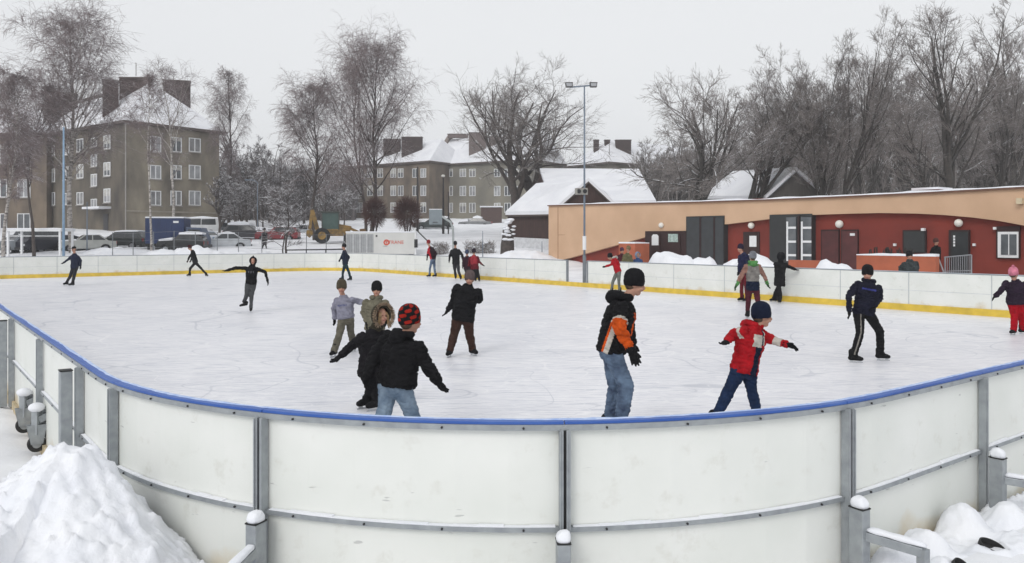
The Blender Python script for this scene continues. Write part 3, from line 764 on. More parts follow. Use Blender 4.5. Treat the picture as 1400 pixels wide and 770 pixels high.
# pink hat girl
person(0,[(1386,458),(1398,457)],(1386,375),(1389,384),(1390,413),[(1370,394,.0),(1360,404,.0)],[(1409,396,.0),(1414,407,0)],(1387,433),(1397,433),150,
  dict(jacket=C('aubergine',48,36,52),pants=C('bright_red',176,16,34),hat=C('pink',226,138,160),pom=C('pink',226,138,160)),'girl in pink hat, dark purple jacket and bright red trousers at the right edge',hyaw=120,fdir=[-60,60],girth=1.3,hem=.06)
# back view grey green orange
def z_bk(arm,a,f,h,p,_):
    if arm: return 2 if arm[1]<.80 else 1
    if h>.9: return 1
    if h<.28: return 3
    return 0
person(0,[(1022,435),(1035,437)],(1029,352),(1029,360),(1029,394),[(1013,378,.0),(1007,390,-.02)],[(1045,378,.0),(1049,388,.0)],(1023,413),(1036,413),180,
  dict(jacket=C('stone',142,138,134),j2=[C('green',92,150,86),C('salmon',158,120,108),DNAVY],pants=C('maroon',88,38,50),hat=C('silver',128,130,138),hood=C('green',92,150,86),glove=C('glove_green',60,84,58)),'skater from behind in grey and salmon jacket with green hood and maroon trousers',fdir=180,jzone=z_bk,hood='down',girth=1.0,hem=.06)
person(0,[(1014,412),(1021,413)],(1012,340),(1016,347),(1018,373),[(1011,360,-.02),(1010,371,-.1)],[(1024,359,.05),(1024,369,.05)],(1014,392),(1020,392),-60,
  dict(jacket=C('blue_navy',40,42,72),pants=C('dark_red',110,34,44),hat=C('hat_navy',44,36,56)),'skater in navy jacket and dark red trousers beside the far barrier behind the green hood',girth=1.0,fdir=-70)
person(0,[(1059,413),(1066,415)],(1068,351),(1067,358),(1066,382),[(1061,368,-.1),(1062,379,-.05)],[(1076,364,.0),(1086,368,.05)],(1062,397),(1066,398),150,
  dict(jacket=CB,pants=CB,hood=CB),'hooded skater in long black coat with one hand on the far barrier',hat='hood',hem=.22,fdir=[-100,180],flare=1.3)
# red jacket leaning behind the man
person(0,[(836,401),(847,401)],(834,351.5),(839,353),(845,371),[(836,362,-.05),(828,364.5,-.05)],[(848,364,.1),(846,369,.1)],(838,385),(846,386),-75,
  dict(jacket=C('scarlet',186,24,40),pants=C('grey_green',118,122,116),hat=CB,hood=CREAM),'skater in scarlet jacket bending forward, half hidden behind the black beanie man',hyaw=-75,nod=18,hood='down',fdir=-80,hs=.95)
# far ones
person(0,[(91,390),(99,391)],(101,341),(102,348),(102,366),[(93,354,.0),(86,359,-.05)],[(109,356,.0),(109,364,.0)],(96,378),(101,379),-20,
  dict(jacket=C('steel_navy',38,44,66),pants=CB2,hat=CB),'lone skater in navy jacket and flat black cap at the far left of the ice',hat='cap',fdir=[-30,-60])
person(0,[(259,378),(282,378)],(259.5,339),(263,343),(267,358.5),[(259,351,-.1),(257,356,-.1)],[(263,352,.1),(261,357,.1)],(260,367),(275,367),-70,
  dict(jacket=CB,pants=CB,hat=C('dark_maroon',70,28,34)),'skater all in black with maroon cap, stooping with one leg stretched back',fdir=[-80,60],nod=20)
person(0,[(343,427),(334,418,.25)],(346,357),(345,364),(343,387),[(320,366.5,.0),(306,370,.0)],[(363,372,.0),(366,385,-.05)],(344,405),(337,404,-.05),8,
  dict(jacket=cloth('hoodie_black',(.012,.012,.014)),j2=[C('print_grey',110,110,116)],pants=C('jean_grey',84,86,88),hood=cloth('hoodie_black',(.012,.012,.014))),'skater in pointed black hoodie with arms out, balancing on one leg',hs=.85,hat='point',fdir=[15,-40],
  jzone=lambda arm,a,f,h,p,_: 1 if (not arm and f>.3 and .6<h<.72 and (abs(a)<.07 or abs(abs(a)-.4)<.07)) else 0,hem=.03)
person(0,[(468,383),(479,384)],(470,337.5),(471,343.5),(472,361),[(467,351,.0),(465,355,-.15)],[(477,352,.05),(475,358,.1)],(469,372),(477,372),-65,
  dict(jacket=C('slate_navy',34,42,60),pants=C('teal_dark',26,52,60),hat=CB),'small distant skater in dark navy striding past the white chiller',fdir=-70,hem=.04)
def z_rb(arm,a,f,h,p,_):
    return 1 if ((arm and arm[0]=='A' and arm[1]<.6) or (not arm and a<-.2 and f>-.3)) else 0
person(0,[(587,379),(595,379)],(585.5,332),(588,338),(592,354),[(585,346,-.05),(584,353,-.1)],[(597,347,.05),(596,355,.05)],(588,366),(594,366),-120,
  dict(jacket=C('dark_wine',42,22,30),j2=[C('crimson',190,34,52)],pants=JEAN,hat=C('red_hat',150,36,44)),'skater in crimson and black jacket and blue jeans near the far barrier',jzone=z_rb,fdir=-90)
person(0,[(623,382),(630,383)],(622.5,334),(622.5,340.5),(623.5,360),[(615,349,.0),(614,358,.0)],[(632,349,.0),(633,357,.0)],(622,371),(627,371),180,
  dict(jacket=CB,pants=CB2,hat=CB),'broad figure all in black seen from behind, left of two children in red',girth=1.12,fdir=180,hem=.05)
person(0,[(640,384),(646,384)],(638.5,346),(638.5,351),(639,367),[(634,358,0),(633,364,0)],[(643,357,0),(643,364,0)],(639,375),(643,375),170,
  dict(jacket=C('plum_dark',56,30,44),pants=CB2,hat=C('hat_bluegrey',72,82,110)),'child in dark plum jacket and blue grey hat beside the broad black figure',girth=1.1,fdir=180)
person(0,[(650,385),(655,385)],(648,344.5),(648,350),(649,367),[(642,358,0),(641,364,0)],[(655,358,0),(660,362,0)],(650,376),(654,376),165,
  dict(jacket=C('wine_red',110,28,40),j2=[C('red_pack',160,50,60)],pants=CB,hat=C('hat_dark',50,40,52)),'child in wine red jacket holding one arm out, above the taupe beanie',girth=1.15,fdir=170,jzone=lambda arm,a,f,h,p,_:1 if (not arm and f<-.2 and h>.35) else 0)
# behind the barrier
gp='onlookers behind the far barrier'
person(0,[(1238,381),(1248,381)],(1243.5,350),(1244,357),(1245,384),[(1233,366,0),(1234,376,0)],[(1256,366,0),(1254,376,0)],(1239,400),(1249,400),0,
  dict(jacket=C('slate',70,76,78),pants=CB2,hat=CB),'onlooker in slate grey jacket leaning behind the barrier in front of the orange low wall',D=26.6,girth=1.15,group=gp)
person(0,[(1277,380),(1283,380)],(1280,331),(1280,337),(1280,352),[(1274,345,0),(1274,352,0)],[(1286,345,0),(1286,352,0)],(1278,360),(1283,360),20,
  dict(jacket=CB,pants=CB,hat=C('hat_brown2',90,60,56)),'person in black standing by the maroon wall beside the open door',D=34.0,girth=1.1,group=gp,zbase=.45)
person(0,[(856,388),(861,388)],(859,341),(858,347),(857,365),[(852,356,0),(850,361,-.1)],[(864,356,0),(864,363,0)],(856,375),(860,375),-40,
  dict(jacket=C('olive_drab',112,108,78),pants=CB2,hat=C('hat_olive',130,112,84)),'onlooker in olive drab jacket behind the barrier left of the blue bundled one',D=37.5,group=gp)
person(0,[(870,388),(875,388)],(872,349),(872,354),(872,369),[(867,361,0),(867,367,0)],[(878,361,0),(878,367,0)],(871,378),(874,378),30,
  dict(jacket=C('mid_blue',58,84,128),pants=CB2,hood=C('pale_blue',150,164,190)),'child in mid blue jacket with pale hood behind the barrier by the maroon doors',D=38.0,hat='hood',girth=1.2,group=gp)
person(0,[(849,388),(853,388)],(850.5,343),(850,348),(850,366),[(846,357,0),(846,363,0)],[(855,357,0),(855,363,0)],(849,376),(852,376),20,
  dict(jacket=C('dusk_maroon',84,34,44),pants=CB2,hat=C('hat_plum',80,50,70)),'onlooker in maroon jacket behind the barrier left of the olive drab jacket',D=39.5,group=gp)
person(0,[(359,342),(364,342)],(361.5,314.5),(361.5,318),(361.5,329),[(358.5,323,0),(358,328,0)],[(364.8,323,0),(365,328,0)],(360,335),(363.5,335),20,
  dict(jacket=CB,pants=CB2,hat=CB),'passer-by in dark clothes walking between the parked cars beyond the rink',D=64.0,group='people among the parked cars',zbase=terr(-19.7,64))
# ================================================================ buildings
ORANGE=mat('orange_render',srgb(208,174,144),.85,.07,.6,.15,40.0,col2=srgb(192,158,128),detail=8.0)
MAROON=mat('maroon_render',srgb(134,52,40),.85,.1,.7,.15,40.0,col2=srgb(112,44,35),detail=8.0)
DARKW=mat('dark_maroon_wood',srgb(48,24,24),.7,.2,3.0); SHUT=mat('grey_shutter',srgb(46,49,50),.6,.1,3.0); WHITE=mat('white_frame',(.78,.79,.80),.5,.05)
GLASS=mat('window_glass',(.06,.07,.08),.15,.4,1.5,col2=(.14,.15,.16),spec=.6)
LAMP=mat('lamp_globe',(.80,.78,.72),.4,.02); PAPER=mat('paper',(.78,.79,.80),.7,.05)
VF=36.0
def fac(px,py,v=VF):
    t=(px-CX)/F; D=v/(V.y+V.x*t); w=W(px,py,D); return w.dot(U),w.z
def FP(px,py,v=VF):
    u,z=fac(px,py,v); return UV(u,v,z)
pb=empty('pavilion',tuple(UV(20,VF,0))); tag(pb,'low orange and maroon pavilion with a swooping painted wall behind the far barrier','building')
pl=pb.location.copy()
def put(mb,name,mats,parent=pb,**k):
    mb.v=[tuple(Vector(p)-pl) for p in mb.v]; return mb.build(name,mats,parent,fix=True,**k)
def fslab(pts,v,th): return [FP(x,y,v) for x,y in pts],V*th
uL=fac(750,300)[0]; uR=fac(1560,300)[0]; zt=4.32
m=MB(); m.prism([UV(uL-.02,VF+.3,-.5),UV(uR,VF+.3,-.5),UV(uR,VF+.3,zt),UV(uL-.02,VF+.3,zt)],V*9); wall_=put(m,'wall',MAROON)
top=[(750,282),(850,279.5),(950,277.5),(1050,274.5),(1150,270.5),(1250,266),(1400,258),(1560,250)]
bot=[(1560,338),(1480,322),(1400,308.5),(1365,302),(1330,297.5),(1290,294),(1250,292),(1200,291.3),(1150,292.5),(1110,294),(1052,299.5),(990,307),(938,315.5),(882,324.5),(765,356.5),(750,362)]
m=MB(); 
for (a,b) in zip(top,top[1:]): pass
m.prism([FP(x,y) for x,y in top+bot],V*.32); put(m,'painted_band',ORANGE)
m=MB(); m.prism([UV(uL,VF+.31,-.4),UV(uL,VF+.31,zt-.03),UV(uL,VF+9,zt-.03),UV(uL,VF+9,-.4)],U*.1); put(m,'end_wall',ORANGE)
m=MB(); 
P3=[FP(x,y) for x,y in top]
for a,b in zip(P3,P3[1:]):
    m.prism([a-V*.12+Vector((0,0,.002)),b-V*.12+Vector((0,0,.002)),b-V*.12+Vector((0,0,.07)),a-V*.12+Vector((0,0,.07))],V*9.5)
rf=put(m,'roof',mat('roof_edge',srgb(120,84,66),.6))
m=MB()
for a,b in zip(P3,P3[1:]):
    n=8
    for q in range(n):
        p=a.lerp(b,q/n); r=a.lerp(b,(q+1)/n); z1=.14+.07*noise.noise(p*.8); z2=.14+.07*noise.noise(r*.8)
        m.prism([p-V*.15+Vector((0,0,.072)),r-V*.15+Vector((0,0,.072)),r-V*.13+Vector((0,0,z2)),p-V*.13+Vector((0,0,z1))],V*9.4)
put(m,'roof_snow',SNOW,rf)
def fbox(x0,x1,y0,y1,v,th,mt,name,parent=pb):
    xm=(x0+x1)/2; a=fac(x0,0,v)[0]; b=fac(x1,0,v)[0]; z1=fac(xm,y0,v)[1]; z0=fac(xm,y1,v)[1]
    m=MB(); m.prism([UV(a,v,z0),UV(b,v,z0),UV(b,v,z1),UV(a,v,z1)],V*th); return put(m,name,mt,parent)
# door group left
fbox(882,938,316,374,VF-.06,.34,DARKW,'door_surround')
d=fbox(886,903,320,374,VF-.10,.04,DARKW,'door'); 
m=MB(); m.prism([FP(891+0,335.5,VF-.13),FP(900,335.5,VF-.13),FP(900,323,VF-.13),FP(898,320.5,VF-.13),FP(893,320.5,VF-.13),FP(891,323,VF-.13)],V*.025); put(m,'pane',PAPER,d)
d=fbox(908,930,320,374,VF-.10,.04,DARKW,'door'); fbox(913.5,926.5,320,331,VF-.13,.025,mat('poster_green',srgb(176,196,190),.6,.3,8),'notice',d)
# shutters block
fbox(938,990,295.5,374,VF-.05,.33,SHUT,'shutter_surround')
for a,b in ((939.5,956),(958.5,975),(977.5,989)):
    s_=fbox(a,b,298,374,VF-.09,.038,mat('shutter_leaf',srgb(56,59,62),.6,.15,3),'shutter')
for x in (957.2,976.2): fbox(x-.9,x+.9,297,374,VF-.11,.058,DARKW,'shutter_post')
# notice door
d=fbox(1016,1038,317,374,VF+.24,.07,DARKW,'door'); fbox(1024.5,1034,322.5,337.5,VF+.215,.02,PAPER,'notice',d)
# tall window block
fbox(1052,1110,293,374,VF-.05,.34,mat('anthracite',srgb(44,46,47),.6,.1),'window_surround')
for a,b in ((1075,1088),(1095,1109)):
    w_=fbox(a,b,297,357,VF-.12,.068,GLASS,'window'); fbox(a,a+2.2,303,357,VF-.15,.028,WHITE,'frame',w_)
    for y in (310,329,347.5): fbox(a+2.3,b,y,y+3,VF-.15,.028,WHITE,'frame',w_)
fbox(1090.2,1092.6,295,360,VF-.12,.07,DARKW,'mullion')
# brown double doors
for a,b in ((1123.5,1146),(1151,1172)):
    fbox(a-1.2,b+1.2,314,374,VF+.22,.07,DARKW,'door_frame'); d=fbox(a,b,316,374,VF+.19,.028,mat('brown_door',srgb(84,38,38),.6,.2,2),'door')
    if a>1150: fbox(1162,1168.5,319,322.5,VF+.17,.018,PAPER,'sign',d)
# shutter window, white box
fbox(1234,1266,314.5,346,VF+.2,.09,DARKW,'shutter_frame'); fbox(1236,1264,316.5,345,VF+.17,.028,SHUT,'shutter')
fbox(1259,1263.5,312,315.8,VF+.05,.15,WHITE,'alarm_box')
# open door
fbox(1297,1325,314.5,381,VF+.16,.13,DARKW,'door_frame'); fbox(1300.5,1323,317,381,VF+.13,.028,mat('open_dark',srgb(40,44,46),.4,.4,1.2),'door')
for q in range(4): fbox(1303.2,1305.6,322+q*4,325+q*4,VF+.11,.018,PAPER,'notice')
# window at the right
fbox(1362,1394,309.5,353.5,VF+.18,.11,DARKW,'window_surround')
w_=fbox(1364,1392,317,352.5,VF+.13,.048,WHITE,'window'); fbox(1368.5,1389.5,320.5,348.5,VF+.1,.029,GLASS,'pane',w_); fbox(1378.4,1379.6,320.5,348.5,VF+.08,.019,WHITE,'mullion',w_)
fbox(1357.5,1361.5,310.5,314,VF+.1,.19,WHITE,'alarm_box'); fbox(1329.5,1333,333,336.5,VF+.2,.1,WHITE,'socket'); fbox(1221,1224.5,333,336.5,VF+.2,.1,WHITE,'socket')
fbox(1389,1397,271,279,VF-.25,.25,mat('beige_box',srgb(205,190,160),.6),'lamp_box')
for x,y,r in ((904,308,.16),(1027,308.5,.17),(1147.5,306.5,.19),(1310.5,305,.17)):
    v_=VF+(.24 if x>950 else -.02); c=FP(x,y,v_-.08); m=MB(); m.ell(c,(r,r,r),n=20,m=12); put(m,'lamp_globe',LAMP)
m=MB(); m.prism([FP(756+0,330,VF-.012),FP(763,330,VF-.012),FP(763,318,VF-.012),FP(756,318,VF-.012)],V*.01); 
# thin vertical joints and hatch on the orange wall
m=MB()
for x in (762.5,): m.prism([FP(x,362,VF-.012),FP(x+.5,362,VF-.012),FP(x+.5,283,VF-.012),FP(x,283,VF-.012)],V*.011)
m.prism([FP(763.5,321.5,VF-.012),FP(772,321.5,VF-.012),FP(772,321,VF-.012),FP(763.5,321,VF-.012)],V*.011)
put(m,'joint',mat('joint_orange',srgb(150,108,80),.8))
for (x0,x1,yy) in ((1247,1282,262.5),):
    fbox(x0,x1,yy-3,yy+6,VF+2.0,1.2,mat('hatch_red',srgb(120,60,52),.7),'roof_hatch'); fbox(x0-1,x1+1,yy-6,yy-3.2,VF+1.9,1.4,SNOW,'hatch_snow')
# low orange walls and ramp railing in front
def lowwall(x0,x1,yt,v,label,th=.3,snow=True,yl=None):
    a=fac(x0,0,v)[0]; b=fac(x1,0,v)[0]; z=fac((x0+x1)/2,yt,v)[1]
    o=empty('low_wall',tuple(UV(b,v,0))); tag(o,label,'wall'); bl=o.location.copy()
    m=MB(); m.prism([UV(a,v,-.1),UV(b,v,-.1),UV(b,v,z),UV(a,v,z)],V*th); m.v=[tuple(Vector(p)-bl) for p in m.v]
    m.build('wall',mat('terracotta_render',srgb(176,98,70),.85,.12,2.0),o,fix=True)
    if snow:
        m=MB(); n=10
        for q in range(n):
            u0=a+(b-a)*q/n;u1=a+(b-a)*(q+1)/n; h0=.08+.05*noise.noise(Vector((u0*2,v,0))); h1=.08+.05*noise.noise(Vector((u1*2,v,0)))
            m.prism([UV(u0,v-.02,z),UV(u1,v-.02,z),UV(u1,v-.01,z+h1),UV(u0,v-.01,z+h0)],V*(th+.02))
        m.v=[tuple(Vector(p)-bl) for p in m.v]; m.build('snow',SNOW,o,fix=True)
    return o
lowwall(1171,1279,350,30.5,'long low terracotta wall capped with snow between barrier and pavilion')
lowwall(1078,1119,356,31.5,'short low terracotta wall below the tall pavilion windows',snow=False)
lowwall(846,868,333,33.8,'small maroon block with snow on top behind the red skater',th=1.2)
o=empty('railing',tuple(UV(9.5,31.5,0))); tag(o,'grey metal ramp railing with thin bars in front of the open pavilion door','railing'); bl=o.location.copy()
def rl(pts,r,name='rail'):
    m=MB(); m.tube([Vector(p)-bl for p in pts],r,6); m.build(name,mat('rail_grey',(.30,.31,.33),.45,.1,metal=.5),o)
vr=31.0; A=FP(1281,348,vr);B=FP(1294,372,vr);C_=FP(1328,372,vr)
t1=FP(1291,352,vr);t2=FP(1328,348.5,vr)
rl([A,FP(1290,372,vr)],.03); rl([t1,t2],.025); rl([FP(1292,371,vr),FP(1328,370,vr)],.02)
for q in range(13):
    x=1292+q*3; a=FP(x,351.5-q*.25,vr); rl([a,Vector((a.x,a.y,.25))],.012 if q not in(0,12) else .03,'baluster' if q not in (0,12) else 'post')
o=MB(); c=FP(1215,346,31.2)
for q in range(26):
    a=random.random()*2-1; p=c+U*a*.9; o.tube([p-Vector((0,0,.4)),p+Vector((random.uniform(-.2,.2),0,.12*random.random()+.12))],[.05,.02],4)
tag(o.build('planting',mat('dark_twigs',(.03,.028,.025),.8)),'strip of dark withered planting behind the terracotta wall','plants')
# paved platform under the pavilion doors
m=MB(); m.prism([UV(2,31.6,-.2),UV(20,31.6,-.2),UV(20,31.6,.44),UV(2,31.6,.44)],V*4.6); tag(m.build('pavement',mat('paving',(.42,.41,.41),.9,.2,2)),kind='structure')

# ---------------------------------------------------------------- housing blocks
STUC=mat('stucco_grey',srgb(158,149,132),.95,.3,.45,.2,8.0,col2=srgb(100,94,86),detail=9.0,stretch=(1,1,.55))
STUCB=mat('stucco_brown',srgb(134,120,104),.95,.3,.5,.2,8.0,col2=srgb(84,76,70),detail=9.0,stretch=(1,1,.5))
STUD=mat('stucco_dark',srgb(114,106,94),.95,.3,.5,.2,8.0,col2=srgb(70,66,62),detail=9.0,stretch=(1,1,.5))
OLIVE=mat('stucco_olive',srgb(142,137,124),.95,.3,.22,.2,8.0,col2=srgb(102,100,94),detail=9.0)
CHIM=mat('chimney_brown',srgb(66,50,47),.9,.25,1.0,col2=srgb(46,36,34)); EAVE=mat('eave_dark',srgb(84,74,70),.8)
RSNOW=mat('roof_snow',(.80,.81,.84),.8,.08,.6,.3,4.0,col2=(.70,.71,.75))
def wallpt(P0,e,px):                             # distance along a wall line P0+s*e seen at column px
    t=(px-CX)/F; return (P0.x-t*P0.y)/(t*e.y-e.x)
def block(label,P0,e1,L1,e2,L2,zb,zt,mt,loc=None):
    o=empty('apartment_block',(P0.x,P0.y,zb)); tag(o,label,'building','apartment blocks'); o['_']=1; del o['_']
    bl=Vector((P0.x,P0.y,zb)); m=MB(); q=[P0,P0+e1*L1,P0+e1*L1+e2*L2,P0+e2*L2]
    m.prism([Vector((p.x,p.y,zb-3)) -bl for p in q],(0,0,zt-zb+3)); m.build('wall',mt,o,fix=True)
    return o,bl
WR=random.Random(12)
def win(o,bl,P0,e,out,px,y0,y1,w=None,lit=False,mull=True,pxw=16,sill=True):
    s=wallpt(P0,e,px); c=P0+e*s; D=c.y; z1=H-(y0-HY)*D/F; z0=H-(y1-HY)*D/F
    if w is None: w=abs(wallpt(P0,e,px+pxw/2)-wallpt(P0,e,px-pxw/2))
    a=c-e*w/2; b=c+e*w/2; fr=.09
    def pr(a,b,z0,z1,o0,o1): 
        m=MB(); m.prism([Vector((a.x,a.y,z0))+out*o0-bl,Vector((b.x,b.y,z0))+out*o0-bl,Vector((b.x,b.y,z1))+out*o0-bl,Vector((a.x,a.y,z1))+out*o0-bl],out*(o1-o0)); return m
    m=MB()
    bars=[(a,b,z0,z0+fr),(a,b,z1-fr,z1),(a,a+e*fr,z0+fr,z1-fr),(b-e*fr,b,z0+fr,z1-fr)]
    if mull: bars.append((c-e*.05,c+e*.05,z0+fr,z1-fr))
    for q in bars:
        k=pr(*q,.01,.09); m.add(k.v,k.f)
    f=m.build('window',WHITE,o,fix=True)
    k=pr(a+e*fr,b-e*fr,z0+fr,z1-fr,.012,.03); pn_=k.build('pane',mat('lit_pane',(.75,.62,.32),.4) if lit else random.choice(PANES),f,fix=True)
    if WR.random()<.45:                          # half drawn curtain or blind behind the glass line
        zz=z1-fr-(z1-z0)*WR.uniform(.2,.6); k=pr(a+e*fr,b-e*fr,zz,z1-fr,.031,.036); k.build('blind',mat('blind_pale',(.50,.49,.46),.8,.2,3.0),f,fix=True)
    if sill:
        k=pr(a-e*.1,b+e*.1,z0-.12,z0-.01,.0,.16); k.build('sill',mat('sill_grey',(.32,.30,.28),.8),f,fix=True)
PANES=[GLASS,mat('curtain_pane',(.30,.30,.30),.3,.3,1.2,col2=(.12,.12,.13)),mat('pale_pane',(.42,.43,.44),.35,.3,1.0,col2=(.2,.2,.22))]
def hip(o,bl,P0,e1,L1,e2,L2,z,h,ov=.5,gap=None,name='roof'):
    # ridge along e2
    a=P0-e1*ov-e2*ov; b=P0+e1*(L1+ov)-e2*ov; c=P0+e1*(L1+ov)+e2*(L2+ov); d=P0-e1*ov+e2*(L2+ov)
    g=L1/2 if gap is None else gap
    r0=P0+e1*L1/2+e2*g; r1=P0+e1*L1/2+e2*(L2-g)
    q=[Vector((p.x,p.y,z))-bl for p in (a,b,c,d)]+[Vector((p.x,p.y,z+h))-bl for p in (r0,r1)]
    m=MB(); m.add(q,[(0,1,4),(1,2,5,4),(2,3,5),(3,0,4,5),(3,2,1,0)]); r=m.build(name,RSNOW,o,fix=True)
    m=MB(); qq=[Vector((p.x,p.y,z-.32))-bl for p in (a,b,c,d)]; m.prism(qq,(0,0,.315)); m.build('eaves',EAVE,r,fix=True)
    return r
def chim(o,bl,x0,x1,yt,yb,D,th,parent,e=None,name='chimney',mt=CHIM):
    a=W(x0,yt,D); b=W(x1,yt,D); zb=H-(yb-HY)*D/F
    dirn=(e if e is not None else Vector((1,0,0))); w=(b-a).length
    p0=a-bl; off=Vector((-dirn.y,dirn.x,0))*th
    m=MB(); m.prism([p0,p0+dirn*w,Vector((0,0,zb-a.z))+p0+dirn*w,Vector((0,0,zb-a.z))+p0],off)
    m.build(name,mt,parent,fix=True)
    m=MB(); m.prism([p0-dirn*.08-off*.03+Vector((0,0,.003)),p0+dirn*(w+.08)-off*.03+Vector((0,0,.003)),p0+dirn*(w+.08)-off*.03+Vector((0,0,.15)),p0-dirn*.08-off*.03+Vector((0,0,.15))],off*1.06)
    m.build('chimney_cap',EAVE,parent,fix=True)
# --- block A, left
P0=Vector((-42.2,88,0)); e1=Vector((.602,.797,0)).normalized(); e2=Vector((-.797,.602,0)).normalized()
o,bl=block('four storey brown grey block with wide dark chimneys behind the blue truck',P0,e1,11.4,e2,22,2.6,15.05,STUC)
# darker courtyard wing skin
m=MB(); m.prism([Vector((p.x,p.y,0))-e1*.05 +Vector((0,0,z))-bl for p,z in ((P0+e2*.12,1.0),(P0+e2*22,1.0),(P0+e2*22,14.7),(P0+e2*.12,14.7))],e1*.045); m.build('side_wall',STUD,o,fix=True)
outR=-e2; outL=-e1-Vector((0,0,0))
for px,w in ((266,16),(240.5,15),(212.5,15)):
    dy=(266-px)*.03
    for y0,y1 in ((189,208),(226,245),(261,281)):
        win(o,bl,P0,e1,outR,px,y0-dy*1.5*(y0<220),y1,pxw=w)
win(o,bl,P0,e1,outR,264,297,308,pxw=13,lit=True); win(o,bl,P0,e1,outR,236,298,309,pxw=12)
outl=-e1; P0b=P0-e1*.055
for px,rows,w in ((147,((185,204),(222,241),(258,277)),9),(129,((188,201),(211,228),(238,255),(272,286)),8),(110,((190,208),(225,244),(263,280)),9),(91,((196,212),(228,246),(264,280)),8),(72,((199,214),(231,249),(263,281)),7)):
    for y0,y1 in rows: win(o,bl,P0b,e2,outl,px,y0,y1,pxw=w)
m=MB(); s0=wallpt(P0b,e2,152); s1=wallpt(P0b,e2,129)
z=H-(286-HY)*91/F
m.prism([Vector((0,0,z))+P0b+e2*s0-bl,Vector((0,0,z))+P0b+e2*s1-bl,Vector((0,0,z+.25))+P0b+e2*s1-bl,Vector((0,0,z+.25))+P0b+e2*s0-bl],-e1*1.4); m.build('canopy',RSNOW,o,fix=True)
m=MB(); s0=wallpt(P0b,e2,148); s1=wallpt(P0b,e2,142)
m.prism([Vector((0,0,2.6))+P0b+e2*s0-bl,Vector((0,0,2.6))+P0b+e2*s1-bl,Vector((0,0,4.9))+P0b+e2*s1-bl,Vector((0,0,4.9))+P0b+e2*s0-bl],-e1*.06); m.build('door',mat('door_dark',(.05,.05,.055),.6),o,fix=True)
m=MB(); zc=H-(290-HY)*90/F; m.prism([P0+Vector((0,0,zc))-bl,P0+e1*11.4+Vector((0,0,zc))-bl,P0+e1*11.4+Vector((0,0,zc+.16))-bl,P0+Vector((0,0,zc+.16))-bl],-e2*.08); m.build('string_course',mat('band_pale',srgb(160,152,140),.9),o,fix=True)
m=MB(); m.tube([P0+(-e1-e2)*.12+Vector((0,0,2))-bl,P0+(-e1-e2)*.12+Vector((0,0,14.8))-bl],.07,8); m.build('downpipe',mat('pipe_grey',srgb(150,146,142),.6),o)
r=hip(o,bl,P0,e1,11.4,e2,22,15.05,5.9)
chim(o,bl,140,160,110,168,92,1.2,r,Vector((.9,.43,0)).normalized()); chim(o,bl,163,199,107,160,95,1.2,r,Vector((1,0,0))); chim(o,bl,223,257,110,150,98,1.2,r,Vector((.95,.3,0)).normalized())
chim(o,bl,62,97,127,185,104,1.6,r,Vector((1,.1,0)))
m=MB(); m.bar(W(96,142,103)-bl,W(143,130,96)-bl,.25,.35); m.build('ridge_cap',EAVE,r); m=MB(); m.tube([W(186,104,96)-bl,W(186,86,96)-bl],.04,5); m.build('aerial',EAVE,r)
# --- block L, far left
e=Vector((1,0,0)); P0=Vector((-56.4,97.5,0))-e*24; n_=Vector((e.y,-e.x,0))
o,bl=block('three storey brown block cut by the left edge of the photo',P0,e,24,-n_,13,2.6,14.9,STUCB)
for px,w in ((33,18),(1,18)):
    for y0,y1 in ((197,224),(245,270),(292,313)): win(o,bl,P0,e,n_,px,y0,y1,pxw=w)
r=hip(o,bl,P0,-n_,13,e,24,14.9,4.0,gap=4); chim(o,bl,-6,9,150,178,103,1.5,r)
# --- block B, middle
ZB=5.0
P0=Vector((471-CX,0,0))*155/F+Vector((0,155,0)); P1=Vector(((587-CX)*143/F,143,0)); e=(P1-P0).normalized(); n_=Vector((e.y,-e.x,0)); L=(P1-P0).length
o,bl=block('three storey grey brown block behind the tall birch and round bushes',P0,e,L,-n_,12,ZB,15.9,STUCB)
for px in (579,568,548,538,520,506,492):
    for y0,y1 in ((230.5,243),(254,268),(277,291)): win(o,bl,P0,e,n_,px,y0,y1,pxw=7.5,sill=False)
r=hip(o,bl,P0,-n_,12,e,L,15.9,4.6,gap=2.0)
chim(o,bl,549,577,188,216,148,1.2,r); chim(o,bl,524,547,191,212,151,1.2,r)
P0=Vector((588-CX,0,0))*150/F+Vector((0,150,0)); P1=Vector(((700-CX)*141/F,141,0)); e=(P1-P0).normalized(); n_=Vector((e.y,-e.x,0)); L=(P1-P0).length+4
o,bl=block('three storey olive grey block with snowy roof behind the basketball hoop',P0,e,L,-n_,12,ZB,15.8,OLIVE)
for px in (598,615,633,646,680,694,706):
    for y0,y1 in ((231,242),(254.5,268),(277.5,291)): win(o,bl,P0,e,n_,px,y0,y1,pxw=8.5,sill=False)
r=hip(o,bl,P0,-n_,12,e,L,15.8,5.4,gap=.1)
m=MB(); a=P0-e*.3; c=a-n_*12; mid=(a+c)/2
m.prism([Vector((a.x,a.y,15.7))-bl,Vector((mid.x,mid.y,21.9))-bl,Vector((c.x,c.y,15.7))-bl],e*.9); m.build('gable_parapet',mat('parapet',srgb(128,118,112),.9),o,fix=True)
chim(o,bl,641,664,182,216,147,1.4,r,mt=mat('chimney_grey',srgb(112,100,98),.9)); chim(o,bl,668,683,187,200,147,1.2,r,mt=_M['chimney_grey']); chim(o,bl,612,640,184,188,153,1.2,r,mt=_M['chimney_grey'])
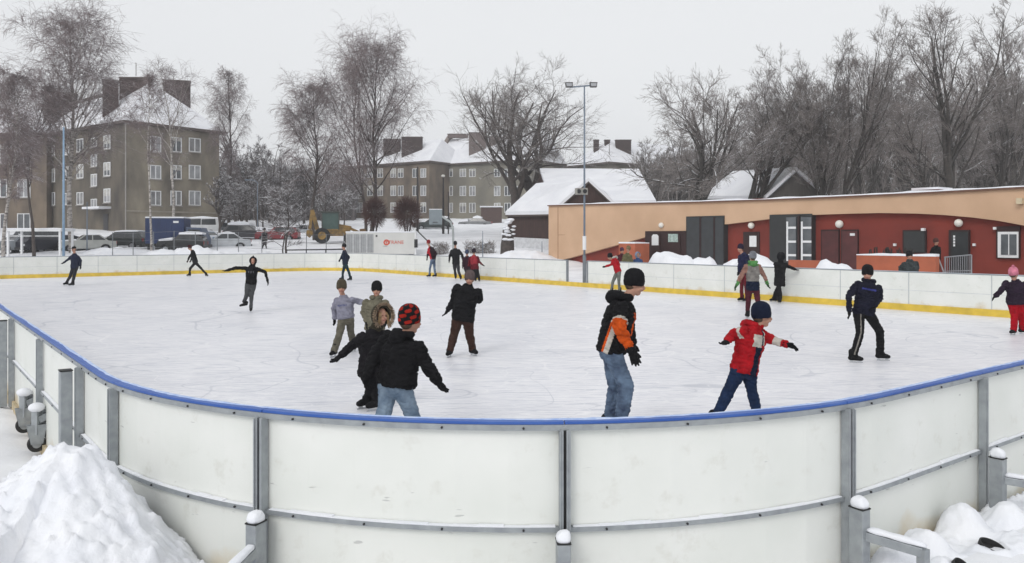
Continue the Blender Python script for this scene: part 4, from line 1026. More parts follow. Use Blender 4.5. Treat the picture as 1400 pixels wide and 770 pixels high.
# --- block C, behind the barn
P0=Vector(((833-CX)*145/F,145,0)); e1=Vector((.8,.6,0)); e2=Vector((-.6,.8,0))
o,bl=block('long dark olive block with hipped snowy roof behind the barn and right hand trees',P0,e1,46,e2,12,4.5,15.9,mat('stucco_dull',srgb(106,102,90),.95,.3,.3,.2,8.0,col2=srgb(84,80,72),detail=8.0))
for px in (846,860,887,903,920,936,952,968,985,1002,1020,1060,1100,1130,1160):
    for y0,y1 in ((237,250),(258,270)): 
        dy=0 if px<900 else (px-900)*.02
        win(o,bl,P0,e1,-e2,px,y0+dy,y1+dy,pxw=7,sill=False)
r=hip(o,bl,P0,e2,12,e1,46,15.9,5.0,gap=6)
for x0,x1,yt,yb,D in ((812,819,192,212,152),(827,834,192,210,152),(842,863,192,218,151),(865,877,196,212,158)): chim(o,bl,x0,x1,yt,yb,D,1.2,r)
m=MB(); m.tube([W(833,222,147)-bl+Vector((0,0,0)),W(833,192,147)-bl],.06,5); m.build('aerial',EAVE,r)
# ---------------------------------------------------------------- barn
BW=mat('barn_wood',srgb(74,54,50),.85,.3,2.0,.4,20.0,col2=srgb(52,38,36),stretch=(6,6,.6)); 
o=empty('barn',tuple(W(770,330,68))); bl=o.location.copy(); tag(o,'dark timber barn under large snow covered roofs beyond the left end of the orange pavilion','barn')
def pp(*q): return [W(a,b,c)-bl for a,b,c in q]
def roofslab(q,name='roof'):
    p=pp(*q); m=MB(); m.prism(p,(0,0,.28)); r=m.build(name,RSNOW,o,fix=True)
    m=MB(); m.prism([v-Vector((0,0,.14)) for v in p],(0,0,.137)); m.build('eaves',EAVE,r,fix=True)
roofslab([(738,234,78),(873,235,74),(897,279,63),(753,279,66)])
roofslab([(738,234,78.2),(873,235,74.2),(872,262,88),(738,258,90)])
roofslab([(691,294,66),(754,293,62),(804.5,248,62.2),(800,247,72),(733,255,72)])
roofslab([(804.5,248,62.2),(850,290,62),(845,272,70),(801,247,72)])
m=MB(); m.prism(pp((806,249.5,62.4),(766,284,62.4),(766,345,62.4),(847,345,62.4),(847,286,62.4)),(0,.2,0)); m.build('gable_wall',BW,o,fix=True)
m=MB(); m.prism(pp((740,236,77.5),(752,262,70),(727,262,84)),(.25,0,0)); m.build('gable_wall',BW,o,fix=True)
m=MB(); m.prism(pp((694,296,66.2),(755,295,62.4),(755,340,62.4),(694,326,66.2)),(.05,.2,0)); m.build('wall',BW,o,fix=True)
m=MB(); m.prism(pp((694,296,66.2),(694,330,66.2),(706,322,80),(706,296,80)),(.2,0,0)); m.build('wall',BW,o,fix=True)
m=MB(); m.prism(pp((693.5,324,66),(755,327,62.2),(755,350,62.2),(693.5,346,66)),(0,.15,0)); m.build('plinth',mat('plinth_pale',(.62,.63,.65),.9),o,fix=True)
# house with a dark gable
o=empty('house',tuple(W(1090,300,62))); bl=o.location.copy(); tag(o,'small house with dark boarded gable and snowy roof among the trees behind the pavilion','house')
def pp(*q): return [W(a,b,c)-bl for a,b,c in q]
GB=mat('grey_boards',srgb(92,88,84),.9,.3,2,.3,10,col2=srgb(70,67,64),stretch=(5,5,.5))
m=MB(); m.prism(pp((1089,235,60),(1049,271,60),(1049,320,60),(1132,320,60),(1132,271,60)),(.1,.3,0)); m.build('gable_wall',GB,o,fix=True)
for q in ([(1089,233,59.6),(1047,272,59.6),(962,272,70),(1000,238,71)],[(1089,233,59.6),(1134,272,59.6),(1046,270,71),(1001,238,71)]):
    p=pp(*q); m=MB(); m.prism(p,(0,0,.25)); m.build('roof',RSNOW,o,fix=True)
m=MB(); m.prism(pp((1050,272,60.2),(1050,320,60.2),(966,318,70),(966,272,70)),(0,.3,0)); m.build('wall',GB,o,fix=True)
# brown shed
p=W(672,315,118); o=empty('shed',(p.x,p.y,terr(p.x,p.y))); tag(o,'small brown garage with flat snowy roof below the olive block','shed')
m=MB(); m.box((0,0,1.0),(3.0,3.0,2.4)); m.build('wall',mat('shed_brown',srgb(92,76,72),.9),o); m=MB(); m.box((0,0,2.3),(3.3,3.3,.18)); m.build('roof_snow',SNOW,o)
# ================================================================ vehicles
TYRE=mat('tyre',(.02,.02,.022),.9); RIM=mat('rim_grey',(.35,.36,.38),.4,metal=.6); CGL=mat('car_glass',(.03,.035,.04),.1,.2,spec=.7)
HEADL=mat('head_lamp',(.6,.62,.65),.2); TAILL=mat('tail_lamp',(.35,.02,.02),.3)
def paint(n,r,g,b): return mat('paint_'+n,srgb(r,g,b),.35,.1,2.0,spec=.6,metal=.1)
def car(px,D,ang,label,pt,style='hatch',snow=.10,y=None,L=4.2,hood=True,group='cars parked beyond the rink'):
    x=(px-CX)*D/F; z=terr(x,D) if y is None else H-(y-HY)*D/F
    o=empty('van' if style=='van' else 'parked_car',(x,D,z),R(ang)); tag(o,label,'van' if style=='van' else 'car',group)
    h=1.45 if style!='van' else 1.95; w=.84
    if style=='hatch': low=[(-.5,.32),(-.5,.75),(-.47,.93),(-.16,.98),(.5,.92),(.5,.35)]; gh=[(-.17,.98),(-.04,1.42),(.30,1.45),(.46,1.28),(.49,.92)]
    elif style=='saloon': low=[(-.5,.3),(-.5,.72),(-.47,.86),(-.20,.93),(.34,.93),(.49,.88),(.5,.35)]; gh=[(-.2,.93),(-.06,1.36),(.20,1.38),(.35,.93)]
    elif style=='estate': low=[(-.5,.32),(-.5,.72),(-.47,.90),(-.2,.96),(.49,.92),(.5,.35)]; gh=[(-.21,.96),(-.06,1.42),(.40,1.46),(.485,.92)]
    else: low=[(-.5,.35),(-.5,.9),(-.42,1.12),(.5,1.12),(.5,.35)]; gh=[(-.42,1.12),(-.27,1.85),(.47,1.92),(.495,1.12)]
    # body: side outline with wheel arches, slightly narrower towards the top
    arch=[]
    for cx in (.30,-.31):
        for a in range(0,181,30): arch.append((cx+.09*math.cos(R(a))*4.2/L,.30+.36*math.sin(R(a))*.95))
    out=[(p[0]*L,p[1]) for p in low]+[(a[0]*L,a[1]) for a in arch]
    m=MB(); n=len(out)
    for sy,ins in ((-w,0),(w,0)):
        m.v+=[(a,sy*(1 if z_>.45 else .97),z_) for a,z_ in out]
    m.f=[tuple(range(n)),tuple(reversed(range(n,2*n)))]+[(i,i+n,(i+1)%n+n,(i+1)%n) for i in range(n)]; m.m=[0]*len(m.f)
    b=m.build('body',pt,o,fix=True,bevel=.03)
    g=[(p[0]*L,p[1]) for p in gh]; n=len(g); m=MB()
    zt=max(p[1] for p in g); z0_=min(p[1] for p in g)
    for sy in (-1,1): m.v+=[(a,sy*(w-.04-.13*(z_-z0_)/(zt-z0_)),z_) for a,z_ in g]
    m.f=[tuple(range(n)),tuple(reversed(range(n,2*n)))]+[(i,i+n,(i+1)%n+n,(i+1)%n) for i in range(n)]; m.m=[0]*len(m.f)
    ca=m.build('cabin',pt,o,fix=True)
    # glass: inset panels standing 4 mm proud of the cabin
    def shrink(poly,f,cx,cz): return [(cx+(a-cx)*f,cz+(z_-cz)*f) for a,z_ in poly]
    cx=sum(p[0] for p in g)/n; cz=(zt+z0_)/2
    for sy in (-1,1):
        q=shrink(g,.84,cx,cz); m=MB()
        yy=lambda z_: sy*(w-.04-.13*(z_-z0_)/(zt-z0_)+.006)
        for part_ in ((-9,cx-.04),(cx+.04,9)):
            pl_=[(max(part_[0],min(part_[1],a)),z_) for a,z_ in q]
            pl_=[p for i,p in enumerate(pl_) if p!=pl_[i-1]]
            m.prism([(a,yy(z_),z_) for a,z_ in pl_],(0,sy*.006,0))
        m.build('side_window',CGL,ca,fix=True)
    for (a,b_) in ((g[0],g[1]),(g[-1],g[-2])):
        a=Vector((a[0],0,a[1])); b_=Vector((b_[0],0,b_[1])); p=a.lerp(b_,.1); q=a.lerp(b_,.9); nn=Vector((-(b_-a).z,0,(b_-a).x)).normalized(); 
        if nn.x*(1 if a.x>0 else -1)<0: nn=-nn
        m=MB(); wa=w-.12; m.prism([p+nn*.005+Vector((0,-wa,0)),p+nn*.005+Vector((0,wa,0)),q+nn*.005+Vector((0,wa-.1,0)),q+nn*.005+Vector((0,-wa+.1,0))],nn*.008); m.build('windscreen' if a.x<0 else 'rear_window',CGL,ca,fix=True)
    for cx_ in (.30,-.31):
        for sy in (-1,1):
            M=Matrix.Rotation(R(90),3,'X'); m=MB(); m.lathe([(.2,-.1),(.30,-.1),(.32,-.07),(.32,.07),(.30,.1),(.2,.1)],(cx_*L,sy*(w-.1),.31),18,M); wh=m.build('wheel',TYRE,o)
            m=MB(); m.lathe([(.06,-.105),(.19,-.103),(.2,-.09),(.2,.09),(.19,.103),(.06,.105)],(cx_*L,sy*(w-.1),.31),12,M); m.build('rim',RIM,wh)
    for sy in (-1,1):
        m=MB(); m.box((-.497*L,sy*.6,.68),(.06,.3,.15)); m.build('headlight',HEADL,o); m=MB(); m.box((.497*L,sy*.66,.78),(.06,.18,.24)); m.build('taillight',TAILL,o)
    m=MB(); m.box((-.5*L-.02,0,.42),(.1,1.5,.16)); m.build('bumper',mat('bumper_dark',(.06,.06,.065),.6),o); m=MB(); m.box((.5*L+.02,0,.42),(.1,1.5,.16)); m.build('bumper',_M['bumper_dark'],o)
    if snow:
        m=MB(); top=[p for p in g if p[1]>zt-.2]; x0=top[0][0]; x1=top[-1][0]
        secs=[]
        for q in range(7):
            t=q/6; hh=snow*(.35+.65*math.sin(math.pi*min(max(t,.08),.92)))*(1+.2*noise.noise(Vector((t*3,px,0)))); secs.append((x0+(x1-x0)*t,hh))
        for (a,h0),(b_,h1) in zip(secs,secs[1:]):
            za=zt+(-.02 if a!=x1 else -.12); m.prism([(a,-w+.16,zt-.02),(b_,-w+.16,zt-.02),(b_,-w+.24,zt+h1),(a,-w+.24,zt+h0)],(0,(w-.2)*2,0))
        m.build('snow_cover',SNOW,o,fix=True)
        if hood:
            hl=[p for p in low if p[0]<-.1 and p[1]>.8]; m=MB(); a=-.46*L; b_=low[3][0]*L-.02 if style!='van' else -.43*L
            m.prism([(a,-w+.08,low[2][1]+.005),(b_,-w+.08,low[3][1]+.005),(b_,-w+.1,low[3][1]+snow),(a,-w+.1,low[2][1]+snow*.6)],(0,(w-.09)*2,0)); m.build('snow_cover',SNOW,o,fix=True)
    return o
car(24,60,62,'silver hatchback seen front on under the white framed shelter',paint('silver',150,156,162),'hatch',.05,y=347)
car(50,61,80,'dark blue van standing under the right half of the white framed shelter',paint('ink',34,36,48),'van',.0,y=347,L=4.0)
car(72,64,70,'dark blue car just right of the white framed shelter',paint('deepblue',40,50,74),'hatch',.1,y=346)
car(119,63,35,'pale grey car with dark bumper next to the snow roofed dark estate',paint('palegrey',172,174,170),'saloon',.1,y=345,L=4.0)
car(168,66,-8,'dark green estate car with snowy roof left of the blue truck',paint('blackgreen',40,46,46),'estate',.12,y=341,L=4.4)
car(250,62,8,'black small car with thick snow on its roof in front of the blue truck',paint('black',26,27,30),'hatch',.22,y=346,L=3.4)
car(284,68,165,'light blue car right of the blue truck, windows facing the rink',paint('lightblue',120,146,176),'hatch',.14,y=340,L=3.9)
car(306,67,20,'white grey car with snowy bonnet right of the light blue car',paint('whitegrey',186,190,194),'saloon',.16,y=342,L=4.3)
car(313,92,200,'snow buried car in the second row above the white grey car',paint('greyb',120,122,126),'estate',.3,y=322,L=4.4)
car(340,76,180,'dark car under a thick snow blanket left of the dark red car',paint('darkcar',52,52,56),'estate',.34,y=329,L=4.4)
car(380,76,5,'dark red car parked left of the small silver car',paint('cherry',128,34,42),'hatch',.12,y=331,L=3.9)
car(409,86,25,'small silver car right of the dark red car beside the yellow digger',paint('silver2',176,182,188),'hatch',.12,y=326,L=3.6)
car(273,90,10,'white van in the second row behind the blue truck',paint('white',196,198,200),'van',.2,y=322,L=4.4)
car(592,95,10,'dark green car with snow on its roof behind the basketball hoop',paint('darkgreen',58,66,66),'estate',.3,y=315,L=4.6)
car(650,112,-5,'car buried in snow left of the brown garage',paint('greyc',130,132,134),'saloon',.35,y=312,L=4.6)
car(200,96,100,'grey car half hidden behind the blue truck at the foot of the brown grey block',paint('greyd',110,112,118),'hatch',.15,y=320)
# blue box truck
D=64; x=(232-CX)*D/F; z=terr(x,D); o=empty('truck',(x,D,H-(346-HY)*D/F),R(8)); tag(o,'blue box truck with snow on its box parked in front of the brown grey block','truck')
BL=mat('truck_blue',srgb(30,50,92),.6,.15,1.5)
m=MB(); m.box((-.1,0,1.75),(2.9,2.1,2.0)); b=m.build('box',BL,o,bevel=.03)
m=MB(); [m.box((-.1+q*.36-1.3,-1.058,1.75),(.03,.012,1.9)) for q in range(8)]; m.build('ribs',mat('truck_rib',srgb(30,50,96),.6),b)
m=MB(); m.box((.75,-1.07,2.45),(.4,.008,.16)); m.build('label_plate',WHITE,b); m=MB(); m.box((-.1,0,2.80),(2.9,2.1,.12)); m.build('snow_cover',SNOW,b,bevel=.04)
m=MB(); m.box((.3,0,.62),(4.6,.9,.2)); m.build('chassis',mat('chassis',(.03,.03,.03),.8),o)
m=MB(); m.prism([(1.45,-1,.45),(2.9,-1,.45),(2.95,-1,1.15),(2.6,-1,2.0),(1.45,-1,2.05)],(0,2,0)); cb=m.build('cab',mat('cab_grey',srgb(70,84,108),.5),o,fix=True,bevel=.04)
m=MB(); m.prism([(1.65,-1.012,1.25),(2.75,-1.012,1.2),(2.5,-1.012,1.85),(1.65,-1.012,1.88)],(0,.01,0)); m.build('side_window',CGL,cb,fix=True)
for wx in (-1.0,2.1):
    for sy in (-1,1):
        m=MB(); m.lathe([(.2,-.13),(.40,-.13),(.42,-.08),(.42,.08),(.40,.13),(.2,.13)],(wx,sy*.88,.42),18,Matrix.Rotation(R(90),3,'X')); w_=m.build('wheel',TYRE,o); m=MB(); m.lathe([(.05,-.135),(.2,-.135),(.2,.135),(.05,.135)],(wx,sy*.88,.42),12,Matrix.Rotation(R(90),3,'X')); m.build('rim',RIM,w_)
m=MB(); m.box((2.98,0,.55),(.12,1.9,.25)); m.build('bumper',_M['bumper_dark'],o)
# yellow digger
D=70; x=(455-CX)*D/F; o=empty('backhoe_loader',(x,D,H-(333-HY)*D/F),R(12)); tag(o,'dirty yellow backhoe loader with raised folded arm left of the white chiller unit','digger')
YP=mat('digger_yellow',srgb(150,118,58),.7,.35,3.5,col2=srgb(84,70,48)); 
m=MB(); m.box((.2,0,.95),(2.6,1.1,.6)); m.prism([(.5,-.45,1.2),(1.6,-.45,1.2),(1.6,-.45,1.5),(.5,-.45,1.7)],(0,.9,0)); m.build('body',YP,o,fix=True,bevel=.04)
m=MB(); 
for sx in (-.9,.5):
    for sy in (-.55,.55): m.box((sx,sy,1.95),(.08,.08,1.5))
m.box((-.2,0,2.72),(1.7,1.3,.1)); cab=m.build('cab',mat('cab_frame',(.05,.06,.05),.6),o); m=MB(); m.box((-.2,0,1.95),(1.32,1.04,1.4)); m.build('cab_glass',mat('cab_glass',(.05,.09,.08),.2),cab)
for wx,r_ in ((-.9,.68),(1.35,.45)):
    for sy in (-1,1):
        M=Matrix.Rotation(R(90),3,'X'); m=MB(); m.lathe([(r_*.5,-.2),(r_*.95,-.2),(r_,-.14),(r_,.14),(r_*.95,.2),(r_*.5,.2)],(wx,sy*.75,r_),20,M); w_=m.build('wheel',TYRE,o); m=MB(); m.lathe([(.08,-.205),(r_*.5,-.205),(r_*.5,.205),(.08,.205)],(wx,sy*.75,r_),14,M); m.build('rim',YP,w_)
m=MB(); m.bar((-1.2,0,.9),(-1.75,0,2.9),.28,.34); m.bar((-1.75,0,2.9),(-1.95,0,1.2),.24,.3); m.bar((-1.4,.16,1.0),(-1.7,.16,2.2),.1,.1); a=m.build('arm',YP,o); m=MB(); m.prism([(-1.75,-.3,1.2),(-2.2,-.3,1.15),(-2.25,-.3,.7),(-1.95,-.3,.5),(-1.65,-.3,.8)],(0,.6,0)); m.build('bucket',YP,a,fix=True)
m=MB(); m.bar((1.5,-.4,1.3),(2.4,-.4,.9),.12,.22); m.bar((1.5,.4,1.3),(2.4,.4,.9),.12,.22); l=m.build('loader_arm',YP,o); m=MB(); m.prism([(2.3,-.95,1.25),(2.75,-.95,1.3),(2.95,-.95,.55),(2.4,-.95,.5)],(0,1.9,0)); m.build('loader_bucket',mat('bucket_brown',srgb(110,84,52),.8),l,fix=True)
# white chiller
D=60.5; x=(522-CX)*D/F; z=H-(350-HY)*D/F; o=empty('chiller_unit',(x,D,z),R(3)); tag(o,'long white chiller container with grey grille and red lettering behind the far barrier','chiller')
m=MB(); m.box((0,0,.95),(5.05,2.0,1.6)); b=m.build('housing',mat('chiller_white',(.62,.62,.60),.5,.06,1.0),o,bevel=.03)
m=MB(); m.box((-1.5,-1.008,.95),(1.98,.012,1.36)); g_=m.build('grille',mat('grille_grey',(.30,.31,.32),.6),o); m=MB()
for q in range(16): m.box((-2.43+q*.124,-1.02,.95),(.05,.02,1.34))
m.build('grille_slats',mat('slat_grey',(.42,.43,.44),.5),g_)
for q in range(1,4): m=MB(); m.box((-2.49+q*.5,-1.034,.95),(.03,.012,1.4)); m.build('grille_bar',WHITE,g_)
m=MB(); m.box((0,0,1.79),(5.1,2.05,.09)); m.build('snow_cover',SNOW,o,bevel=.03); m=MB(); m.box((-.28,-1.01,1.5),(.12,.02,.14)); m.build('vent',DARK,o)
m=MB(); 
for a in range(24):
    t=R(a*15);t2=R(a*15+15); m.prism([(.45+math.cos(q)*rr,-1.014,1.02+math.sin(q)*rr) for q,rr in ((t,.12),(t2,.12),(t2,.22),(t,.22))],(0,.012,0))
m.box((.45,-1.008,1.02),(.07,.012,.17)); m.box((.45,-1.008,1.08),(.17,.012,.05))
m.build('emblem',mat('logo_red',srgb(206,74,46),.5),o,fix=True)
def text(s,size,loc,rot,mt,name,parent,ext=.004):
    cu=bpy.data.curves.new(name,'FONT'); cu.body=s; cu.size=size; cu.extrude=ext; cu.align_x='CENTER'; cu.align_y='CENTER'
    t=bpy.data.objects.new('tmp',cu); TS.collection.objects.link(t); dg=TDG(); me=bpy.data.meshes.new_from_object(t.evaluated_get(dg)); bpy.data.objects.remove(t)
    me.materials.clear(); me.materials.append(mt); q=bpy.data.objects.new(name,me); q.location=loc; q.rotation_euler=rot; return link(q,parent)
text('TRANE',.36,(1.15,-1.012,1.02),(R(90),0,0),_M['logo_red'],'lettering',o)
m=MB(); m.box((.35,-1.008,.74),(.35,.01,.03)); m.build('small_print',mat('print_g',(.3,.3,.3),.6),o)
for sx in (-2.2,2.2): m=MB(); m.box((sx,0,.07),(.25,1.9,.16)); m.build('skid',_M['bumper_dark'],o)
# electrical clutter right of the chiller: white pipe, slanting dark bar
o=empty('signpost',tuple(G(568,352)*0+Vector(((568-CX)*58/F,58,H-(350-HY)*58/F)))); tag(o,'thin white post with slanting dark bar at the right end of the chiller','post')
m=MB(); m.tube([(0,0,0),(0,0,2.0)],.06,8); m.build('post',WHITE,o); m=MB(); m.bar((.05,-.05,1.9),(.95,-.05,1.0),.06,.08); m.build('bar',DARK,o); m=MB(); m.box((.05,-.1,.9),(.24,.1,.6)); m.build('box',DARK,o)
# basketball hoop
D=62; x=(617-CX)*D/F; o=empty('basketball_hoop',(x,D,H-(350-HY)*D/F),R(0)); tag(o,'basketball goal with grey backboard on a curved pole beyond the barrier','basketball hoop')
m=MB(); hp=H-(296-HY)*D/F-o.location.z
pts=[(.15,0,0),(.15,0,1.6),(.12,0,2.1),(-.05,-.02,2.6),(-.35,-.03,hp-.25),(-.7,-.05,hp)]
m.tube(pts,.085,10); m.build('pole',mat('pole_pale',srgb(170,176,176),.5),o)
m=MB(); m.box((-1.2,-.05,hp-.05),(1.0,.05,1.15)); bb=m.build('backboard',mat('backboard',srgb(128,138,144),.6,.1),o); m=MB(); m.box((-1.2,-.05,hp+.55),(1.0,.08,.05)); m.build('snow',SNOW,bb)
m=MB()
for a in range(16):
    t=R(a*22.5);t2=R(a*22.5+22.5); m.tube([(-1.2+.2*math.cos(t),-.32+.2*math.sin(t),hp-.45),(-1.2+.2*math.cos(t2),-.32+.2*math.sin(t2),hp-.45)],.02,5)
m.build('rim',mat('rim_dark',(.06,.05,.05),.6),o)
# ---------------------------------------------------------------- masts and posts
def mast(px,D,ytop,ybase,r,label,mt,name='post',cat='post',group=None):
    x=(px-CX)*D/F; z=terr(x,D); o=empty(name,(x,D,z)); tag(o,label,cat,group); h=H-(ytop-HY)*D/F-z
    m=MB(); m.tube([(0,0,-.1),(0,0,h*.5),(0,0,h)],[r,r*.85,r*.6],10); m.build('pole',mt,o,smooth=True); return o,h
MG=mat('mast_grey',srgb(112,124,138),.5,.1)
o,h=mast(799,37.6,118,385,.055,'tall slim floodlight mast with two lamps and loudspeakers behind the barrier gate',MG,'floodlight_mast','light mast')
m=MB(); m.bar((-.7,0,h-.05),(.5,0,h+.05),.06,.06); m.build('crossarm',MG,o)
for sx in (-.72,.42):
    m=MB(); m.prism([(sx-.15,-.18,h-.05),(sx+.15,-.18,h-.05),(sx+.18,-.12,h+.17),(sx-.18,-.12,h+.17)],(0,.28,0)); fl=m.build('floodlight',mat('lamp_housing',srgb(66,66,68),.5),o,fix=True); m=MB(); m.prism([(sx-.12,-.186,h-.03),(sx+.12,-.186,h-.03),(sx+.14,-.13,h+.13),(sx-.14,-.13,h+.13)],(0,.003,0)); m.build('lens',mat('lens',(.35,.36,.38),.2),fl,fix=True)
zs=H-(262-HY)*37.6/F-o.location.z
for (x0,a) in ((-.28,20),(.0,-5)):
    M=Matrix.Rotation(R(90),3,'X'); m=MB(); m.box((x0,-.13,zs),(.28,.24,.30),R(a)); sp=m.build('loudspeaker',mat('speaker_grey',srgb(150,148,142) if x0<0 else srgb(90,88,86),.6),o); m=MB(); m.lathe([(.03,0),(.10,.005),(.10,.012),(.03,.012)],(x0,-.27,zs),16,M); m.build('cone',DARK,sp)
zs=H-(333-HY)*37.6/F-o.location.z; m=MB(); m.tube([(0,0,zs-.3),(0,0,zs+.35)],.09,10); m.build('sleeve',WHITE,o)
m=MB(); m.tube([(0,0,0),(0,0,zs-.55)],.085,10); m.build('base_sleeve',mat('sleeve_grey',srgb(120,126,132),.5),o)
o,h=mast(87,50,174,350,.085,'pale blue lighting mast in front of the left brown blocks',mat('mast_blue',srgb(130,158,184),.5,.1),'lighting_mast','light mast')
o,h=mast(571,88,228,350,.13,'dark timber pole behind the right round bush',mat('pole_dark',srgb(58,54,54),.8),'pole','pole')
o,h=mast(606,84,242,350,.13,'dark pole with small white lamp beside the basketball goal',_M['pole_dark'],'lamp_pole','lamp post')
m=MB(); m.ell((0,-.1,h+.1),(.2,.3,.14)); m.build('lamp_head',LAMP,o)
o,h=mast(613,84,262,350,.07,'thin dark pole right of the pole with the white lamp',_M['pole_dark'],'pole','pole')
o,h=mast(352,80,250,345,.05,'thin grey street lamp among the parked cars',MG,'street_lamp','lamp post'); m=MB(); m.tube([(0,0,h),(-.3,0,h+.25),(-.9,0,h+.3)],.04,6); m.build('arm',MG,o); m=MB(); m.box((-1.05,0,h+.28),(.4,.16,.1)); m.build('lamp_head',MG,o)
o,h=mast(119,60,276,350,.05,'thin grey post left of the canopy of the brown grey block',MG,'post','post')
o,h=mast(660,57,316,350,.035,'thin steel post in the snow behind the hedge',MG,'post','post')
o,h=mast(741,58,330,352,.035,'thin steel post by the corner of the barn plinth',MG,'post','post')
# white framed shelter
D=57; x0=(11-CX)*D/F; x1=(82-CX)*D/F; z=terr((x0+x1)/2,D); o=empty('shelter',((x0+x1)/2,D,z)); tag(o,'white tube framed shelter with snowy flat roof at the far left','shelter')
hh=H-(316-HY)*D/F-z; Lx=(x1-x0)
for sx in (-.5,.5):
    for y in (0,1.6): m=MB(); m.box((sx*Lx,y,hh/2),(.13,.13,hh)); m.build('post',WHITE,o)
m=MB(); m.box((0,.8,hh+.03),(Lx+.3,1.9,.10)); m.build('roof',WHITE,o); m=MB(); m.box((0,.8,hh+.14),(Lx+.3,1.9,.12)); m.build('roof_snow',SNOW,o,bevel=.04)
m=MB(); m.bar((-.5*Lx,0,hh-.35),(.5*Lx,0,hh-.35),.05,.05); m.build('rail',WHITE,o)
# wire fence along the far left
o=empty('wire_fence',((230-CX)*56/F,56,terr(-24,56))); tag(o,'thin grey wire fence standing behind the far barrier in front of the parked cars','fence'); bl=o.location.copy(); pr=None
FG=mat('fence_grey',srgb(120,124,128),.5)
for px in (154,182,210,238,267,297,326,358,390,419,446,470):
    D=57+ (px-154)*.012; x=(px-CX)*D/F; p=Vector((x,D,terr(x,D)))-bl; zt_=1.75
    m=MB(); m.tube([p,p+Vector((0,0,zt_))],.03,6); m.build('post',FG,o)
    if pr is not None:
        for q in (.05,.6,1.15,1.7): 
            m=MB(); m.tube([pr+Vector((0,0,q)),p+Vector((0,0,q))],.012,3); m.build('wire',FG,o)
    pr=p
# low dark rail
o=empty('guard_rail',((420-CX)*58/F,58,.5)); tag(o,'low dark pipe rail in the snow below the yellow digger','railing'); bl=o.location.copy(); m=MB(); a=W(392,342,60)-bl; b=W(472,341,60)-bl; m.tube([a,b],.05,6); m.build('rail',DARK,o)
for q in range(4): p=a.lerp(b,q/3); m=MB(); m.tube([p,p-Vector((0,0,.8))],.04,6); m.build('post',DARK,o)
# buried pipes near the camera, right
for px,py,rr,lb,d in ((1357,731,.080,'dark open pipe end sunk in the snow nearest the right edge',(.22,-.25,.94)),(1316,758,.055,'smaller dark pipe end sunk in the snow at the bottom, right of the last support',(.35,-.5,.8))):
    g=G(px,py,.2); g=G(px,py,.30); g.z=.232; d=Vector(d).normalized(); a_=d.orthogonal().normalized(); q=Matrix((a_,d.cross(a_),d)).transposed()
    o=empty('pipe',tuple(g)); tag(o,lb,'pipe','buried pipes')
    m=MB(); m.lathe([(rr*.88,-.5),(rr,-.5),(rr,0),(rr*.88,0),(rr*.86,-.035),(.001,-.04)],(0,0,0),28,q); m.build('tube',BLACKR,o)

LP=[(1318,712,.15,.17),(1268,742,.15,.15),(1378,702,.14,.16),(1225,760,.13,.12),(1345,748,.12,.08),(1398,735,.16,.10),(1290,765,.1,.08)]
LG=[(G(a,b,.25),r_,h_) for a,b,r_,h_ in LP]; PG=[(G(1357,731,.30),.085),(G(1316,758,.30),.06)]
def fB(x,y):
    p=Vector((x,y,0)); h=.17
    for g_,r_,h_ in LG:
        d=math.hypot(x-g_.x,y-g_.y)/r_; h+=h_*math.exp(-d**3)
    h+=.05*noise.noise(p*3.1)+.04*noise.noise(p*7)+.03*max(0,noise.noise(p*13))+.016*noise.noise(p*24)
    for g_,r_ in PG:
        d=math.hypot(x-g_.x,y-g_.y); h=h+(.232+.03*noise.noise(p*9)-h)*(1-sm(r_*.98,r_*1.7,d)) if d>r_*.93 else .12
    e=rdist(x,y)
    if e<.06: h=-1
    return h if x>2.3 else h-.6*(2.3-x)
pile('snow_pile','rough shovelled snow with two pipe holes at the lower right corner',1.9,6.2,3.6,7.6,fB,.02)
# ---------------------------------------------------------------- hedges and bushes
def twigball(name,px,D,yc,rpx,rypx,ybase,n,mt,label,cat,r0=.012,snow=.0,group=None,box=False,stems=5):
    x=(px-CX)*D/F; z=H-(ybase-HY)*D/F; zg=terr(x,D); z=min(z,zg+.1); o=empty(name,(x,D,z)); tag(o,label,cat,group)
    rx=rpx*D/F; rz=rypx*D/F; cz=H-(yc-HY)*D/F-z; m=MB(); rg=random.Random(int(px))
    for q in range(stems):
        a=rg.random()*6.28; m.tube([(0,0,0),(.1*math.cos(a),.1*math.sin(a),max(.2,(cz-rz)*.6)),(rx*.4*math.cos(a),rx*.4*math.sin(a),cz)],[.08,.06,.03],5)
    if not box: m.build('trunk',BARK,o)
    m=MB()
    for q in range(n):
        if box: b=Vector((rg.uniform(-rx,rx),rg.uniform(-.5,.5),rg.uniform(0,cz+rz*.7))); d=Vector((rg.gauss(0,.5),rg.gauss(0,.5),rg.uniform(.2,1)))
        else:
            d=Vector((rg.gauss(0,1),rg.gauss(0,1),rg.gauss(0,1)+.25)).normalized(); b=Vector((0,0,cz))+Vector((d.x*rx,d.y*rx,d.z*rz))*rg.uniform(.1,.7)**.6
        L=rg.uniform(.25,.5)*(rx if not box else .8)
        e=b+d.normalized()*L; k=Vector((rg.uniform(-.1,.1),rg.uniform(-.1,.1),rg.uniform(-.05,.05)))
        m.tube([b,b.lerp(e,.5)+k,e],[r0,r0*.7,r0*.35],3,False)
    m.build('twigs',mt,o)
    if snow:
        m=MB()
        for q in range(int(n*snow)):
            b=Vector((rg.uniform(-rx,rx),rg.uniform(-.5,.3),cz+rz*rg.uniform(-.2,.95))); m.ell(b,(rg.uniform(.08,.2),.1,.05),n=6,m=4)
        m.build('snow',SNOW,o)
    return o
